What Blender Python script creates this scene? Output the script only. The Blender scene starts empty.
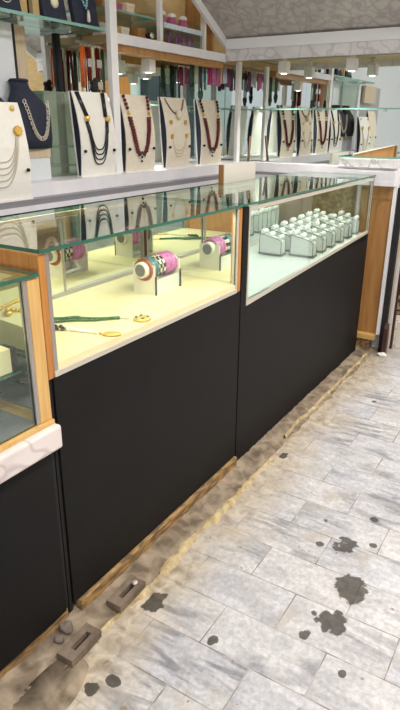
import bpy, bmesh, math, random
from mathutils import Vector, Matrix, noise
random.seed(7)
sc = bpy.context.scene
COL = sc.collection
PI = math.pi

# ------------------------------------------------------------------ camera
cam_d = bpy.data.cameras.new('camera')
cam = bpy.data.objects.new('camera', cam_d)
COL.objects.link(cam)
cam_d.sensor_fit = 'HORIZONTAL'
cam_d.sensor_width = 36.0
cam_d.lens = 36.0 * 587.25 / 400.0
cam_d.clip_start = 0.05
yaw, pitch, roll = 1.01577836, 0.375642335, 0.00783763574
cy, sy, cp, sp = math.cos(yaw), math.sin(yaw), math.cos(pitch), math.sin(pitch)
fwd = Vector((sy * cp, cy * cp, -sp))
rgt0 = Vector((cy, -sy, 0)); up0 = rgt0.cross(fwd)
rgt = math.cos(roll) * rgt0 + math.sin(roll) * up0
upv = -math.sin(roll) * rgt0 + math.cos(roll) * up0
M = Matrix((rgt, upv, -fwd)).transposed().to_4x4()
M.translation = Vector((0.0, -0.96387, 1.30604))
cam.matrix_world = M
sc.camera = cam

# ------------------------------------------------------------------ world, lights, exposure
w = bpy.data.worlds.new('world'); sc.world = w; w.use_nodes = True
bg = w.node_tree.nodes['Background']
bg.inputs[0].default_value = (0.92, 0.93, 1.0, 1); bg.inputs[1].default_value = 0.7
sc.view_settings.view_transform = 'Standard'
sc.view_settings.look = 'None'
sc.view_settings.gamma = 1.0
sc.view_settings.use_curve_mapping = False
sc.view_settings.exposure = 0.0

def area_light(name, loc, rot, sx, sy_, power, color=(1, 1, 1)):
    l = bpy.data.lights.new(name, 'AREA'); l.shape = 'RECTANGLE'; l.size = sx; l.size_y = sy_
    l.energy = power; l.color = color
    o = bpy.data.objects.new(name, l); COL.objects.link(o)
    o.location = loc; o.rotation_euler = rot
    return o
CEIL = 3.0
for i, (x, y, pw) in enumerate([(0.6, -1.6, 36), (2.3, -1.6, 38), (4.2, -1.6, 34), (-1.4, -1.6, 22), (5.8, -1.2, 22)]):
    area_light('ceiling_area_light', (x, y, CEIL - 0.06), (0, 0, 0), 1.1, 0.5, pw * 1.08, (1.0, 0.955, 0.985))

# ------------------------------------------------------------------ materials
def mat(name, color=(0.8, 0.8, 0.8), rough=0.5, metal=0.0, noise_scale=None, noise_amt=0.15, color2=None, bump=0.0,
        stretch=(1, 1, 1), spec=0.5, emit=None, emit_s=0.0, detail=4.0, distort=0.0, lo=0.3, hi=0.7):
    m = bpy.data.materials.new(name); m.use_nodes = True
    nt = m.node_tree; b = nt.nodes['Principled BSDF']
    b.inputs['Base Color'].default_value = (*color, 1)
    b.inputs['Roughness'].default_value = rough
    b.inputs['Metallic'].default_value = metal
    b.inputs['Specular IOR Level'].default_value = spec
    if emit:
        b.inputs['Emission Color'].default_value = (*emit, 1); b.inputs['Emission Strength'].default_value = emit_s
    if noise_scale:
        tc = nt.nodes.new('ShaderNodeTexCoord'); mp = nt.nodes.new('ShaderNodeMapping')
        mp.inputs['Scale'].default_value = stretch
        nt.links.new(tc.outputs['Object'], mp.inputs[0])
        n = nt.nodes.new('ShaderNodeTexNoise'); n.inputs['Scale'].default_value = noise_scale
        n.inputs['Detail'].default_value = detail; n.inputs['Distortion'].default_value = distort
        nt.links.new(mp.outputs[0], n.inputs['Vector'])
        r = nt.nodes.new('ShaderNodeValToRGB')
        c2 = color2 or tuple(c * (1 - noise_amt) for c in color)
        r.color_ramp.elements[0].position = lo; r.color_ramp.elements[1].position = hi
        r.color_ramp.elements[0].color = (*color, 1); r.color_ramp.elements[1].color = (*c2, 1)
        nt.links.new(n.outputs['Fac'], r.inputs[0]); nt.links.new(r.outputs[0], b.inputs['Base Color'])
        if bump:
            bp = nt.nodes.new('ShaderNodeBump'); bp.inputs['Strength'].default_value = bump; bp.inputs['Distance'].default_value = 0.005
            nt.links.new(n.outputs['Fac'], bp.inputs['Height']); nt.links.new(bp.outputs[0], b.inputs['Normal'])
    return m

def glass_mat(name, tint=(0.93, 0.98, 0.95), f0=0.045, body=0.0, body_col=(0.6, 0.7, 0.65)):
    m = bpy.data.materials.new(name); m.use_nodes = True
    nt = m.node_tree; N = nt.nodes; L = nt.links
    for n in list(N): N.remove(n)
    out = N.new('ShaderNodeOutputMaterial')
    tr = N.new('ShaderNodeBsdfTransparent'); tr.inputs[0].default_value = (*tint, 1)
    gl = N.new('ShaderNodeBsdfGlossy'); gl.inputs['Roughness'].default_value = 0.01; gl.inputs[0].default_value = (0.97, 1, 0.98, 1)
    geo = N.new('ShaderNodeNewGeometry')
    dot = N.new('ShaderNodeVectorMath'); dot.operation = 'DOT_PRODUCT'
    L.new(geo.outputs['Incoming'], dot.inputs[0]); L.new(geo.outputs['Normal'], dot.inputs[1])
    ab = N.new('ShaderNodeMath'); ab.operation = 'ABSOLUTE'; L.new(dot.outputs['Value'], ab.inputs[0])
    om = N.new('ShaderNodeMath'); om.operation = 'SUBTRACT'; om.inputs[0].default_value = 1.0; L.new(ab.outputs[0], om.inputs[1])
    pw = N.new('ShaderNodeMath'); pw.operation = 'POWER'; pw.inputs[1].default_value = 5.0; L.new(om.outputs[0], pw.inputs[0])
    ma = N.new('ShaderNodeMath'); ma.operation = 'MULTIPLY_ADD'; ma.inputs[1].default_value = 1 - f0; ma.inputs[2].default_value = f0
    L.new(pw.outputs[0], ma.inputs[0])
    src = tr.outputs[0]
    if body > 0:
        df = N.new('ShaderNodeBsdfDiffuse'); df.inputs[0].default_value = (*body_col, 1)
        mx0 = N.new('ShaderNodeMixShader'); mx0.inputs[0].default_value = body
        L.new(tr.outputs[0], mx0.inputs[1]); L.new(df.outputs[0], mx0.inputs[2]); src = mx0.outputs[0]
    mx = N.new('ShaderNodeMixShader'); L.new(ma.outputs[0], mx.inputs[0]); L.new(src, mx.inputs[1]); L.new(gl.outputs[0], mx.inputs[2])
    L.new(mx.outputs[0], out.inputs[0])
    return m

def marble_mat(name, base, vein, scale=3.0, rough=0.35, width=0.06, blotch=None):
    m = bpy.data.materials.new(name); m.use_nodes = True
    nt = m.node_tree; N = nt.nodes; L = nt.links; b = N['Principled BSDF']
    tc = N.new('ShaderNodeTexCoord')
    n1 = N.new('ShaderNodeTexNoise'); n1.inputs['Scale'].default_value = scale * 0.9; n1.inputs['Detail'].default_value = 3
    L.new(tc.outputs['Object'], n1.inputs['Vector'])
    add = N.new('ShaderNodeMixRGB'); add.blend_type = 'LINEAR_LIGHT'; add.inputs[0].default_value = 0.18
    L.new(tc.outputs['Object'], add.inputs[1]); L.new(n1.outputs['Color'], add.inputs[2])
    v = N.new('ShaderNodeTexVoronoi'); v.feature = 'DISTANCE_TO_EDGE'; v.inputs['Scale'].default_value = scale * 2
    L.new(add.outputs[0], v.inputs['Vector'])
    r = N.new('ShaderNodeValToRGB'); r.color_ramp.elements[0].position = 0.0; r.color_ramp.elements[1].position = width
    r.color_ramp.elements[0].color = (*vein, 1); r.color_ramp.elements[1].color = (*base, 1)
    L.new(v.outputs['Distance'], r.inputs[0])
    n2 = N.new('ShaderNodeTexNoise'); n2.inputs['Scale'].default_value = scale * 2.2; n2.inputs['Detail'].default_value = 5
    L.new(tc.outputs['Object'], n2.inputs['Vector'])
    r2 = N.new('ShaderNodeValToRGB'); r2.color_ramp.elements[0].position = 0.35; r2.color_ramp.elements[1].position = 0.7
    bl = blotch or tuple(c * 0.8 for c in base)
    k = tuple(bl[i] / max(base[i], 1e-3) for i in range(3))
    r2.color_ramp.elements[0].color = (1, 1, 1, 1); r2.color_ramp.elements[1].color = (*k, 1)
    L.new(n2.outputs['Fac'], r2.inputs[0])
    mu = N.new('ShaderNodeMixRGB'); mu.blend_type = 'MULTIPLY'; mu.inputs[0].default_value = 1
    L.new(r.outputs[0], mu.inputs[1]); L.new(r2.outputs[0], mu.inputs[2])
    L.new(mu.outputs[0], b.inputs['Base Color']); b.inputs['Roughness'].default_value = rough
    return m

MT = {}
MT['black_panel'] = mat('black_laminate', (0.0075, 0.0075, 0.008), 0.55, noise_scale=5, color2=(0.0105, 0.010, 0.010), spec=0.16)
MT['black_gap'] = mat('black_rubber', (0.006, 0.006, 0.006), 0.7)
MT['orange_wood'] = mat('orange_wood', (0.56, 0.25, 0.06), 0.4, noise_scale=6, color2=(0.42, 0.16, 0.03), stretch=(12, 12, 1.2))
MT['light_wood'] = mat('light_wood', (0.72, 0.47, 0.18), 0.45, noise_scale=6, color2=(0.62, 0.36, 0.11), stretch=(14, 14, 1.2))
MT['brown_wood'] = mat('brown_wood_panel', (0.47, 0.245, 0.085), 0.4, noise_scale=5, color2=(0.35, 0.165, 0.05), stretch=(10, 8, 0.9))
MT['dark_wood'] = mat('dark_brown_wood', (0.075, 0.028, 0.014), 0.5, noise_scale=5, color2=(0.04, 0.014, 0.008), stretch=(1, 8, 8))
MT['skirt_wood'] = mat('worn_skirting_wood', (0.44, 0.27, 0.10), 0.65, noise_scale=10, color2=(0.15, 0.095, 0.05), stretch=(2.2, 6, 9), bump=0.4, detail=8, lo=0.38, hi=0.6)
MT['grey_metal'] = mat('grey_aluminium', (0.42, 0.40, 0.39), 0.35, 0.6)
MT['pale_metal'] = mat('pale_aluminium', (0.62, 0.58, 0.50), 0.4, 0.3)
MT['white_metal'] = mat('white_painted_metal', (0.82, 0.82, 0.84), 0.4)
MT['white_lam'] = mat('white_laminate', (0.80, 0.79, 0.83), 0.35, noise_scale=14, color2=(0.72, 0.71, 0.76))
MT['grey_strip'] = mat('grey_strip', (0.22, 0.22, 0.24), 0.4)
MT['mirror'] = mat('mirror_silver', (0.86, 0.90, 0.87), 0.015, 1.0)
MT['glass'] = glass_mat('clear_glass')
MT['glass_green'] = glass_mat('green_tinted_glass', (0.74, 0.82, 0.74), 0.07, 0.30, (0.50, 0.56, 0.46))
MT['glass_edge'] = mat('green_glass_edge', (0.035, 0.14, 0.10), 0.12)
MT['teal_edge'] = mat('teal_glass_edge', (0.20, 0.40, 0.35), 0.15)
MT['cream_floor'] = mat('cream_lining', (0.84, 0.75, 0.48), 0.7, noise_scale=9, color2=(0.80, 0.68, 0.38))
MT['white_floor'] = mat('white_lining', (0.78, 0.80, 0.76), 0.35, noise_scale=8, color2=(0.70, 0.74, 0.70))
MT['bust'] = mat('cream_leatherette', (0.77, 0.71, 0.60), 0.6, noise_scale=60, color2=(0.70, 0.63, 0.52), bump=0.05)
MT['bust_white'] = mat('white_leatherette', (0.82, 0.81, 0.77), 0.55, noise_scale=60, color2=(0.78, 0.76, 0.71), bump=0.05)
MT['navy'] = mat('navy_velvet', (0.012, 0.016, 0.035), 0.85, noise_scale=120, color2=(0.022, 0.028, 0.055))
MT['blackv'] = mat('black_velvet', (0.012, 0.012, 0.014), 0.8)
MT['gold'] = mat('gold', (0.83, 0.55, 0.14), 0.28, 0.85)
MT['gold_flat'] = mat('gold_foil', (0.80, 0.52, 0.12), 0.4, 0.4)
MT['silver'] = mat('silver', (0.75, 0.75, 0.74), 0.25, 0.9)
MT['ivory'] = mat('ivory_beads', (0.82, 0.79, 0.72), 0.3)
MT['pearl'] = mat('pearl', (0.66, 0.60, 0.51), 0.25)
MT['stick'] = mat('reddish_brown_wood', (0.20, 0.10, 0.065), 0.5)
MT['bead_black'] = mat('black_beads', (0.018, 0.018, 0.022), 0.25)
MT['bead_red'] = mat('dark_red_beads', (0.17, 0.012, 0.016), 0.25, noise_scale=120, color2=(0.09, 0.006, 0.01))
MT['bead_green'] = mat('green_beads', (0.035, 0.19, 0.025), 0.25, noise_scale=90, color2=(0.012, 0.085, 0.015))
MT['bead_turq'] = mat('turquoise_beads', (0.16, 0.50, 0.62), 0.3, noise_scale=110, color2=(0.5, 0.62, 0.66))
MT['bone'] = mat('bone_beads', (0.74, 0.68, 0.52), 0.4)
MT['orange'] = mat('orange_beads', (0.72, 0.16, 0.02), 0.4, noise_scale=150, color2=(0.5, 0.09, 0.01))
MT['magenta'] = mat('magenta_beads', (0.44, 0.07, 0.33), 0.35, noise_scale=120, color2=(0.62, 0.25, 0.52))
MT['teal_b'] = mat('teal_beads', (0.09, 0.24, 0.28), 0.35, noise_scale=120, color2=(0.04, 0.10, 0.14))
MT['brick_b'] = mat('brick_beads', (0.42, 0.11, 0.06), 0.4, noise_scale=120, color2=(0.25, 0.05, 0.04))
MT['purple'] = mat('purple_silk', (0.16, 0.02, 0.12), 0.5, noise_scale=90, color2=(0.30, 0.07, 0.22))
MT['crimson'] = mat('crimson_silk', (0.36, 0.02, 0.10), 0.5, noise_scale=90, color2=(0.50, 0.08, 0.22))
MT['pink'] = mat('pink_silk', (0.55, 0.16, 0.30), 0.5, noise_scale=90, color2=(0.4, 0.08, 0.2))
MT['dkgreen'] = mat('dark_green_silk', (0.02, 0.05, 0.035), 0.5, noise_scale=90, color2=(0.05, 0.10, 0.06))
MT['bluewhite'] = mat('pale_blue_silk', (0.42, 0.55, 0.72), 0.5, noise_scale=90, color2=(0.75, 0.78, 0.82))
MT['palegreen'] = mat('pale_green_beads', (0.42, 0.52, 0.40), 0.4, noise_scale=90, color2=(0.55, 0.6, 0.48))
MT['canopy'] = marble_mat('grey_brown_marble_laminate', (0.50, 0.45, 0.43), (0.37, 0.33, 0.32), 6.0, 0.4, 0.17, (0.38, 0.34, 0.325))
MT['valance'] = marble_mat('pale_marble_laminate', (0.74, 0.71, 0.72), (0.56, 0.53, 0.55), 4.5, 0.35, 0.09, (0.62, 0.58, 0.60))
MT['sill'] = marble_mat('pink_white_marble_laminate', (0.78, 0.71, 0.69), (0.58, 0.50, 0.50), 3.5, 0.4, 0.06, (0.66, 0.58, 0.57))
MT['slab'] = marble_mat('white_marble_slab', (0.80, 0.78, 0.79), (0.46, 0.44, 0.46), 5.0, 0.35, 0.07)
MT['gold_panel'] = mat('golden_beige_panel', (0.50, 0.37, 0.18), 0.4, noise_scale=4, color2=(0.40, 0.28, 0.12), stretch=(2, 2, 6))
MT['beige'] = mat('beige_wood', (0.60, 0.50, 0.36), 0.5, noise_scale=5, color2=(0.52, 0.42, 0.29), stretch=(14, 14, 1))
MT['cream_box'] = mat('cream_card', (0.78, 0.66, 0.52), 0.7)
MT['white_card'] = mat('white_card', (0.80, 0.77, 0.70), 0.6)
MT['wall_white'] = mat('pale_blue_white_panel', (0.66, 0.70, 0.74), 0.4)
MT['concrete'] = mat('rough_cement', (0.37, 0.30, 0.215), 0.9, noise_scale=16, color2=(0.14, 0.105, 0.07), bump=1.0, detail=12, distort=0.4, lo=0.36, hi=0.64)
MT['foam'] = mat('dried_yellow_adhesive', (0.62, 0.51, 0.29), 0.8, noise_scale=35, color2=(0.33, 0.24, 0.12), bump=0.9)
MT['rust'] = mat('dirty_brown_metal', (0.27, 0.21, 0.155), 0.75, 0.1, noise_scale=22, color2=(0.12, 0.085, 0.06), bump=0.5)
MT['stone'] = mat('grey_rubble', (0.24, 0.20, 0.17), 0.85, noise_scale=30, color2=(0.13, 0.10, 0.08), bump=0.5)
MT['tissue'] = mat('white_paper', (0.88, 0.87, 0.84), 0.8)
MT['ceiling'] = mat('cream_ceiling', (0.80, 0.76, 0.66), 0.7)
MT['lamp'] = mat('lamp_diffuser', (0.9, 0.9, 0.85), 0.5, emit=(1.0, 0.93, 0.75), emit_s=6.0)
MT['warm_led'] = mat('warm_led', (0.9, 0.85, 0.7), 0.5, emit=(1.0, 0.82, 0.50), emit_s=3.0)
MT['teal_wall'] = mat('pale_teal_panel', (0.58, 0.72, 0.68), 0.4)
MT['dk_pillar'] = mat('dark_slate_panel', (0.03, 0.05, 0.055), 0.4)
MT['door_orange'] = mat('orange_door_wood', (0.52, 0.24, 0.05), 0.45, noise_scale=5, color2=(0.42, 0.17, 0.03), stretch=(8, 8, 1))
MT['mottled'] = mat('mottled_brown_cloth', (0.42, 0.33, 0.20), 0.9, noise_scale=45, color2=(0.05, 0.035, 0.025), lo=0.42, hi=0.56)
MT['roll'] = mat('white_ring_roll', (0.86, 0.85, 0.82), 0.5)
MT['stand_grey'] = mat('pale_grey_leatherette', (0.66, 0.67, 0.65), 0.5)
MT['trim_grey'] = mat('grey_stitching', (0.16, 0.16, 0.16), 0.5)
MT['clear_block'] = glass_mat('clear_acrylic', (0.90, 0.93, 0.92), 0.06, 0.30, (0.75, 0.76, 0.75))
MT['stripe'] = None

# zebra bead material (black and white segments around the ring)
def stripe_mat():
    m = bpy.data.materials.new('black_white_striped_beads'); m.use_nodes = True
    nt = m.node_tree; b = nt.nodes['Principled BSDF']
    tc = nt.nodes.new('ShaderNodeTexCoord'); wv = nt.nodes.new('ShaderNodeTexWave')
    wv.inputs['Scale'].default_value = 28; wv.inputs['Distortion'].default_value = 1.0; wv.bands_direction = 'DIAGONAL'
    nt.links.new(tc.outputs['Object'], wv.inputs[0])
    r = nt.nodes.new('ShaderNodeValToRGB'); r.color_ramp.interpolation = 'CONSTANT'
    r.color_ramp.elements[0].color = (0.02, 0.02, 0.02, 1); r.color_ramp.elements[1].position = 0.5
    r.color_ramp.elements[1].color = (0.8, 0.78, 0.72, 1)
    nt.links.new(wv.outputs[0], r.inputs[0]); nt.links.new(r.outputs[0], b.inputs['Base Color'])
    b.inputs['Roughness'].default_value = 0.3
    return m
MT['stripe'] = stripe_mat()

def floor_mat():
    m = bpy.data.materials.new('worn_marble_tiles'); m.use_nodes = True
    nt = m.node_tree; N = nt.nodes; L = nt.links; b = N['Principled BSDF']
    tc = N.new('ShaderNodeTexCoord')
    sep = N.new('ShaderNodeSeparateXYZ'); L.new(tc.outputs['Object'], sep.inputs[0])
    def math_(op, a, bb=None, c=None):
        n = N.new('ShaderNodeMath'); n.operation = op
        for i, v in enumerate((a, bb, c)):
            if v is None: continue
            if isinstance(v, (int, float)): n.inputs[i].default_value = v
            else: L.new(v, n.inputs[i])
        return n.outputs[0]
    def mix(fac, a, c, mode='MIX'):
        n = N.new('ShaderNodeMixRGB'); n.blend_type = mode
        for i, v in enumerate((fac, a, c)):
            if isinstance(v, (int, float)): n.inputs[i].default_value = v
            elif isinstance(v, tuple): n.inputs[i].default_value = (*v, 1)
            else: L.new(v, n.inputs[i])
        return n.outputs[0]
    def ramp(v, p0, c0, p1, c1):
        n = N.new('ShaderNodeValToRGB'); e = n.color_ramp.elements
        e[0].position = p0; e[1].position = p1; e[0].color = (*c0, 1); e[1].color = (*c1, 1)
        L.new(v, n.inputs[0]); return n.outputs[0]
    def nz(scale, detail=5, dist=0.0, vec=None, stretch=None):
        n = N.new('ShaderNodeTexNoise'); n.inputs['Scale'].default_value = scale; n.inputs['Detail'].default_value = detail
        n.inputs['Distortion'].default_value = dist
        src = vec or tc.outputs['Object']
        if stretch:
            mp = N.new('ShaderNodeMapping'); mp.inputs['Scale'].default_value = stretch; L.new(src, mp.inputs[0]); src = mp.outputs[0]
        L.new(src, n.inputs['Vector']); return n.outputs['Fac']
    X, Y = sep.outputs[0], sep.outputs[1]
    comb = N.new('ShaderNodeCombineXYZ')
    L.new(math_('ADD', Y, 0.675 + 0.31 * 20), comb.inputs[0]); L.new(math_('ADD', X, -1.32 + 0.152 * 40), comb.inputs[1])
    br = N.new('ShaderNodeTexBrick'); L.new(comb.outputs[0], br.inputs['Vector'])
    br.inputs['Color1'].default_value = (0.0, 0, 0, 1); br.inputs['Color2'].default_value = (1, 1, 1, 1)
    br.inputs['Mortar'].default_value = (0.5, 0.5, 0.5, 1)
    br.inputs['Scale'].default_value = 1.0; br.inputs['Mortar Size'].default_value = 0.0019; br.inputs['Mortar Smooth'].default_value = 0.3
    br.inputs['Brick Width'].default_value = 0.304; br.inputs['Row Height'].default_value = 0.152
    br.offset = 0.5; br.offset_frequency = 2
    tile = br.outputs['Color']; mort = br.outputs['Fac']
    # per tile offset of the veining
    vm = N.new('ShaderNodeVectorMath'); vm.operation = 'MULTIPLY_ADD'; L.new(tile, vm.inputs[0]); vm.inputs[1].default_value = (5, 3, 9)
    L.new(tc.outputs['Object'], vm.inputs[2])
    v1 = nz(7, 7, 1.2, vm.outputs[0], (1.0, 0.55, 1)); v2 = nz(22, 5, 0.8, vm.outputs[0], (1.3, 0.5, 1)); v3 = nz(3.0, 3, 0.4, vm.outputs[0])
    c = ramp(v1, 0.36, (0.74, 0.73, 0.73), 0.72, (0.47, 0.475, 0.50))
    c = mix(0.5, c, ramp(v2, 0.36, (0.78, 0.77, 0.765), 0.70, (0.42, 0.425, 0.445)))
    v4 = nz(13, 6, 1.5, vm.outputs[0], (1.6, 0.35, 1))
    c = mix(math_('MULTIPLY', ramp(v3, 0.46, (0, 0, 0), 0.60, (1, 1, 1)), ramp(v4, 0.45, (0, 0, 0), 0.62, (0.85, 0.85, 0.85))), c, (0.25, 0.255, 0.28))
    tint = mix(tile, (0.95, 0.945, 0.95), (0.86, 0.875, 0.93)); c = mix(1.0, c, tint, 'MULTIPLY')
    v5 = nz(70, 6, 0.6); c = mix(0.55, c, mix(1.0, c, ramp(v5, 0.36, (1.08, 1.07, 1.05), 0.64, (0.66, 0.65, 0.64)), 'MULTIPLY'))
    v6 = nz(6, 6, 0.5); c = mix(ramp(v6, 0.56, (0, 0, 0), 0.68, (0.45, 0.45, 0.45)), c, (0.40, 0.34, 0.26))
    # grout, broken and brown in places
    gn = nz(9, 4)
    gcol = ramp(gn, 0.45, (0.40, 0.36, 0.31), 0.58, (0.15, 0.10, 0.055))
    c = mix(math_('MULTIPLY', mort, 0.85), c, gcol)
    # brown dirt creeping out from the counters
    dn = nz(11, 6, 0.6); dn2 = nz(3.5, 3)
    d = math_('ADD', Y, math_('MULTIPLY', math_('SUBTRACT', dn2, 0.5), 0.22))
    d = math_('ADD', d, math_('MULTIPLY', math_('SUBTRACT', dn, 0.5), 0.12))
    near = N.new('ShaderNodeMapRange'); near.inputs[1].default_value = -0.30; near.inputs[2].default_value = -0.12
    L.new(d, near.inputs[0])
    c = mix(math_('MULTIPLY', near.outputs[0], 0.85), c, ramp(nz(24, 8, 0.8), 0.35, (0.62, 0.54, 0.40), 0.68, (0.30, 0.23, 0.15)))
    # dark stains with their own shapes
    sn = nz(30, 3); sn2 = nz(12, 2)
    wob = math_('ADD', math_('MULTIPLY', math_('SUBTRACT', sn, 0.5), 3.2), math_('MULTIPLY', math_('SUBTRACT', sn2, 0.5), 3.4))
    tot = None
    ST = [(1.611, -0.540, 0.050, 0.038), (1.424, -0.624, 0.058, 0.050), (1.275, -0.618, 0.046, 0.042), (1.199, -0.569, 0.026, 0.018),
          (1.042, -0.366, 0.018, 0.014), (0.752, -0.190, 0.022, 0.020), (0.80, -0.215, 0.014, 0.020),
          (2.03, -0.13, 0.04, 0.015), (1.57, -0.47, 0.012, 0.012), (1.70, -0.44, 0.012, 0.01), (1.80, -0.58, 0.014, 0.014),
          (1.07, -0.155, 0.05, 0.026), (1.66, -0.62, 0.010, 0.012), (1.13, -0.70, 0.012, 0.009), (1.28, -0.56, 0.012, 0.012),
          (2.75, -0.30, 0.012, 0.012)]
    for sx, sy_, rx, ry in ST:
        dx = math_('DIVIDE', math_('SUBTRACT', X, sx), rx); dy = math_('DIVIDE', math_('SUBTRACT', Y, sy_), ry)
        r2 = math_('ADD', math_('MULTIPLY', dx, dx), math_('MULTIPLY', dy, dy))
        v = math_('SUBTRACT', math_('ADD', 1.0, wob), r2)
        tot = v if tot is None else math_('MAXIMUM', tot, v)
    mr = N.new('ShaderNodeMapRange'); mr.inputs[1].default_value = -0.05; mr.inputs[2].default_value = 0.20; L.new(tot, mr.inputs[0])
    c = mix(math_('MULTIPLY', mr.outputs[0], 0.9), c, ramp(nz(35, 3), 0.35, (0.075, 0.064, 0.052), 0.65, (0.032, 0.027, 0.022)))
    # small specks
    sp_ = nz(26, 2); c = mix(ramp(sp_, 0.715, (0, 0, 0), 0.735, (0.8, 0.8, 0.8)), c, (0.27, 0.19, 0.11))
    L.new(c, b.inputs['Base Color'])
    b.inputs['Roughness'].default_value = 0.42
    bp = N.new('ShaderNodeBump'); bp.inputs['Strength'].default_value = 0.35; bp.inputs['Distance'].default_value = 0.004
    L.new(math_('SUBTRACT', math_('MULTIPLY', v1, 0.25), mort), bp.inputs['Height']); L.new(bp.outputs[0], b.inputs['Normal'])
    return m
MT['floor'] = floor_mat()

# ------------------------------------------------------------------ helpers
class MB:
    def __init__(s): s.bm = bmesh.new()
    def box(s, x0, x1, y0, y1, z0, z1, mi=0):
        v = [s.bm.verts.new(p) for p in ((x0, y0, z0), (x1, y0, z0), (x1, y1, z0), (x0, y1, z0), (x0, y0, z1), (x1, y0, z1), (x1, y1, z1), (x0, y1, z1))]
        for f in ((0, 3, 2, 1), (4, 5, 6, 7), (0, 1, 5, 4), (1, 2, 6, 5), (2, 3, 7, 6), (3, 0, 4, 7)):
            s.bm.faces.new([v[i] for i in f]).material_index = mi
        return s
    def pane(s, x0, x1, y0, y1, z0, z1):      # glass slab: broad faces slot 0, edges slot 1
        n0 = len(s.bm.faces); s.box(x0, x1, y0, y1, z0, z1)
        s.bm.faces.ensure_lookup_table(); d = (x1 - x0, y1 - y0, z1 - z0); ax = d.index(min(d))
        s.bm.normal_update()
        for f in s.bm.faces[n0:]: f.material_index = 0 if abs(f.normal[ax]) > 0.9 else 1
        return s
    def loft(s, rings, cap=True, mi=0, smooth=True, closed=True):
        R = [[s.bm.verts.new(p) for p in r] for r in rings]; n = len(R[0])
        for a, b in zip(R, R[1:]):
            for i in range(n if closed else n - 1):
                f = s.bm.faces.new((a[i], a[(i + 1) % n], b[(i + 1) % n], b[i])); f.smooth = smooth; f.material_index = mi
        if cap:
            s.bm.faces.new(R[0][::-1]).material_index = mi; s.bm.faces.new(R[-1]).material_index = mi
        return s
    def tube(s, pts, r, n=8, mi=0, cap=True):
        pts = [Vector(p) for p in pts]; rings = []
        prev = None
        for i, p in enumerate(pts):
            t = (pts[min(i + 1, len(pts) - 1)] - pts[max(i - 1, 0)]).normalized()
            if prev is None:
                a = Vector((0, 0, 1)) if abs(t.z) < 0.9 else Vector((1, 0, 0))
                u = t.cross(a).normalized()
            else:
                u = (prev - t * prev.dot(t)).normalized()
            prev = u; v = t.cross(u)
            rr = r[i] if isinstance(r, (list, tuple)) else r
            rings.append([p + rr * (math.cos(2 * PI * k / n) * u + math.sin(2 * PI * k / n) * v) for k in range(n)])
        return s.loft(rings, cap, mi)
    def lathe(s, prof, c=(0, 0, 0), n=20, axis='z', mi=0):
        rings = []
        for r, h in prof:
            ring = []
            for k in range(n):
                a = 2 * PI * k / n; p = (r * math.cos(a), r * math.sin(a), h)
                if axis == 'x': p = (p[2], p[0], p[1])
                if axis == 'y': p = (p[0], p[2], p[1])
                ring.append((c[0] + p[0], c[1] + p[1], c[2] + p[2]))
            rings.append(ring)
        return s.loft(rings, True, mi)
    def ball(s, c, r, mi=0, seg=8, sq=(1, 1, 1)):
        m = Matrix.Translation(c) @ Matrix.Diagonal((r * sq[0], r * sq[1], r * sq[2], 1))
        g = bmesh.ops.create_uvsphere(s.bm, u_segments=seg, v_segments=max(4, seg - 2), radius=1, matrix=m)
        for f in {f for v in g['verts'] for f in v.link_faces}: f.smooth = True; f.material_index = mi
        return s
    def beads(s, pts, r, step=None, mi=0, seg=6):
        step = step or 2 * r; pts = [Vector(p) for p in pts]; acc = 0.0; s.ball(pts[0], r, mi, seg)
        for a, b in zip(pts, pts[1:]):
            L = (b - a).length; t = step - acc
            while t <= L:
                s.ball(a + (b - a) * (t / L), r, mi, seg); t += step
            acc = (acc + L) % step
        return s
    def torus(s, c, R, r, axis='x', n=24, k=8, mi=0, bump=0, wide=1.0):
        rings = []
        for i in range(n + 1):
            a = 2 * PI * i / n; ring = []
            rr = r * (1 + bump * (i % 2))
            for j in range(k):
                bb = 2 * PI * j / k; q = R + rr * math.cos(bb); h = wide * rr * math.sin(bb)
                p = (q * math.cos(a), q * math.sin(a), h)
                if axis == 'x': p = (p[2], p[0], p[1])
                if axis == 'y': p = (p[0], p[2], p[1])
                ring.append((c[0] + p[0], c[1] + p[1], c[2] + p[2]))
            rings.append(ring)
        return s.loft(rings, False, mi)
    def prism(s, poly, y0, y1, plane='xz', mi=0):
        def P(a, b, t): return {'xz': (a, t, b), 'yz': (t, a, b), 'xy': (a, b, t)}[plane]
        A = [s.bm.verts.new(P(a, b, y0)) for a, b in poly]; B = [s.bm.verts.new(P(a, b, y1)) for a, b in poly]
        s.bm.faces.new(A).material_index = mi; s.bm.faces.new(B[::-1]).material_index = mi
        for i in range(len(A)):
            j = (i + 1) % len(A); s.bm.faces.new((A[j], A[i], B[i], B[j])).material_index = mi
        return s
    def bevel(s, w, seg=2):
        bmesh.ops.bevel(s.bm, geom=list(s.bm.edges), offset=w, segments=seg, affect='EDGES', profile=0.5, clamp_overlap=True)
        return s
    def build(s, name, mats, parent=None, loc=None, rot=None):
        bmesh.ops.recalc_face_normals(s.bm, faces=list(s.bm.faces))
        me = bpy.data.meshes.new(name); s.bm.to_mesh(me); s.bm.free()
        for m in (mats if isinstance(mats, (list, tuple)) else [mats]): me.materials.append(MT[m] if isinstance(m, str) else m)
        o = bpy.data.objects.new(name, me); COL.objects.link(o)
        if parent: o.parent = parent
        if loc: o.location = loc
        if rot: o.rotation_euler = rot
        return o

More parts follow.
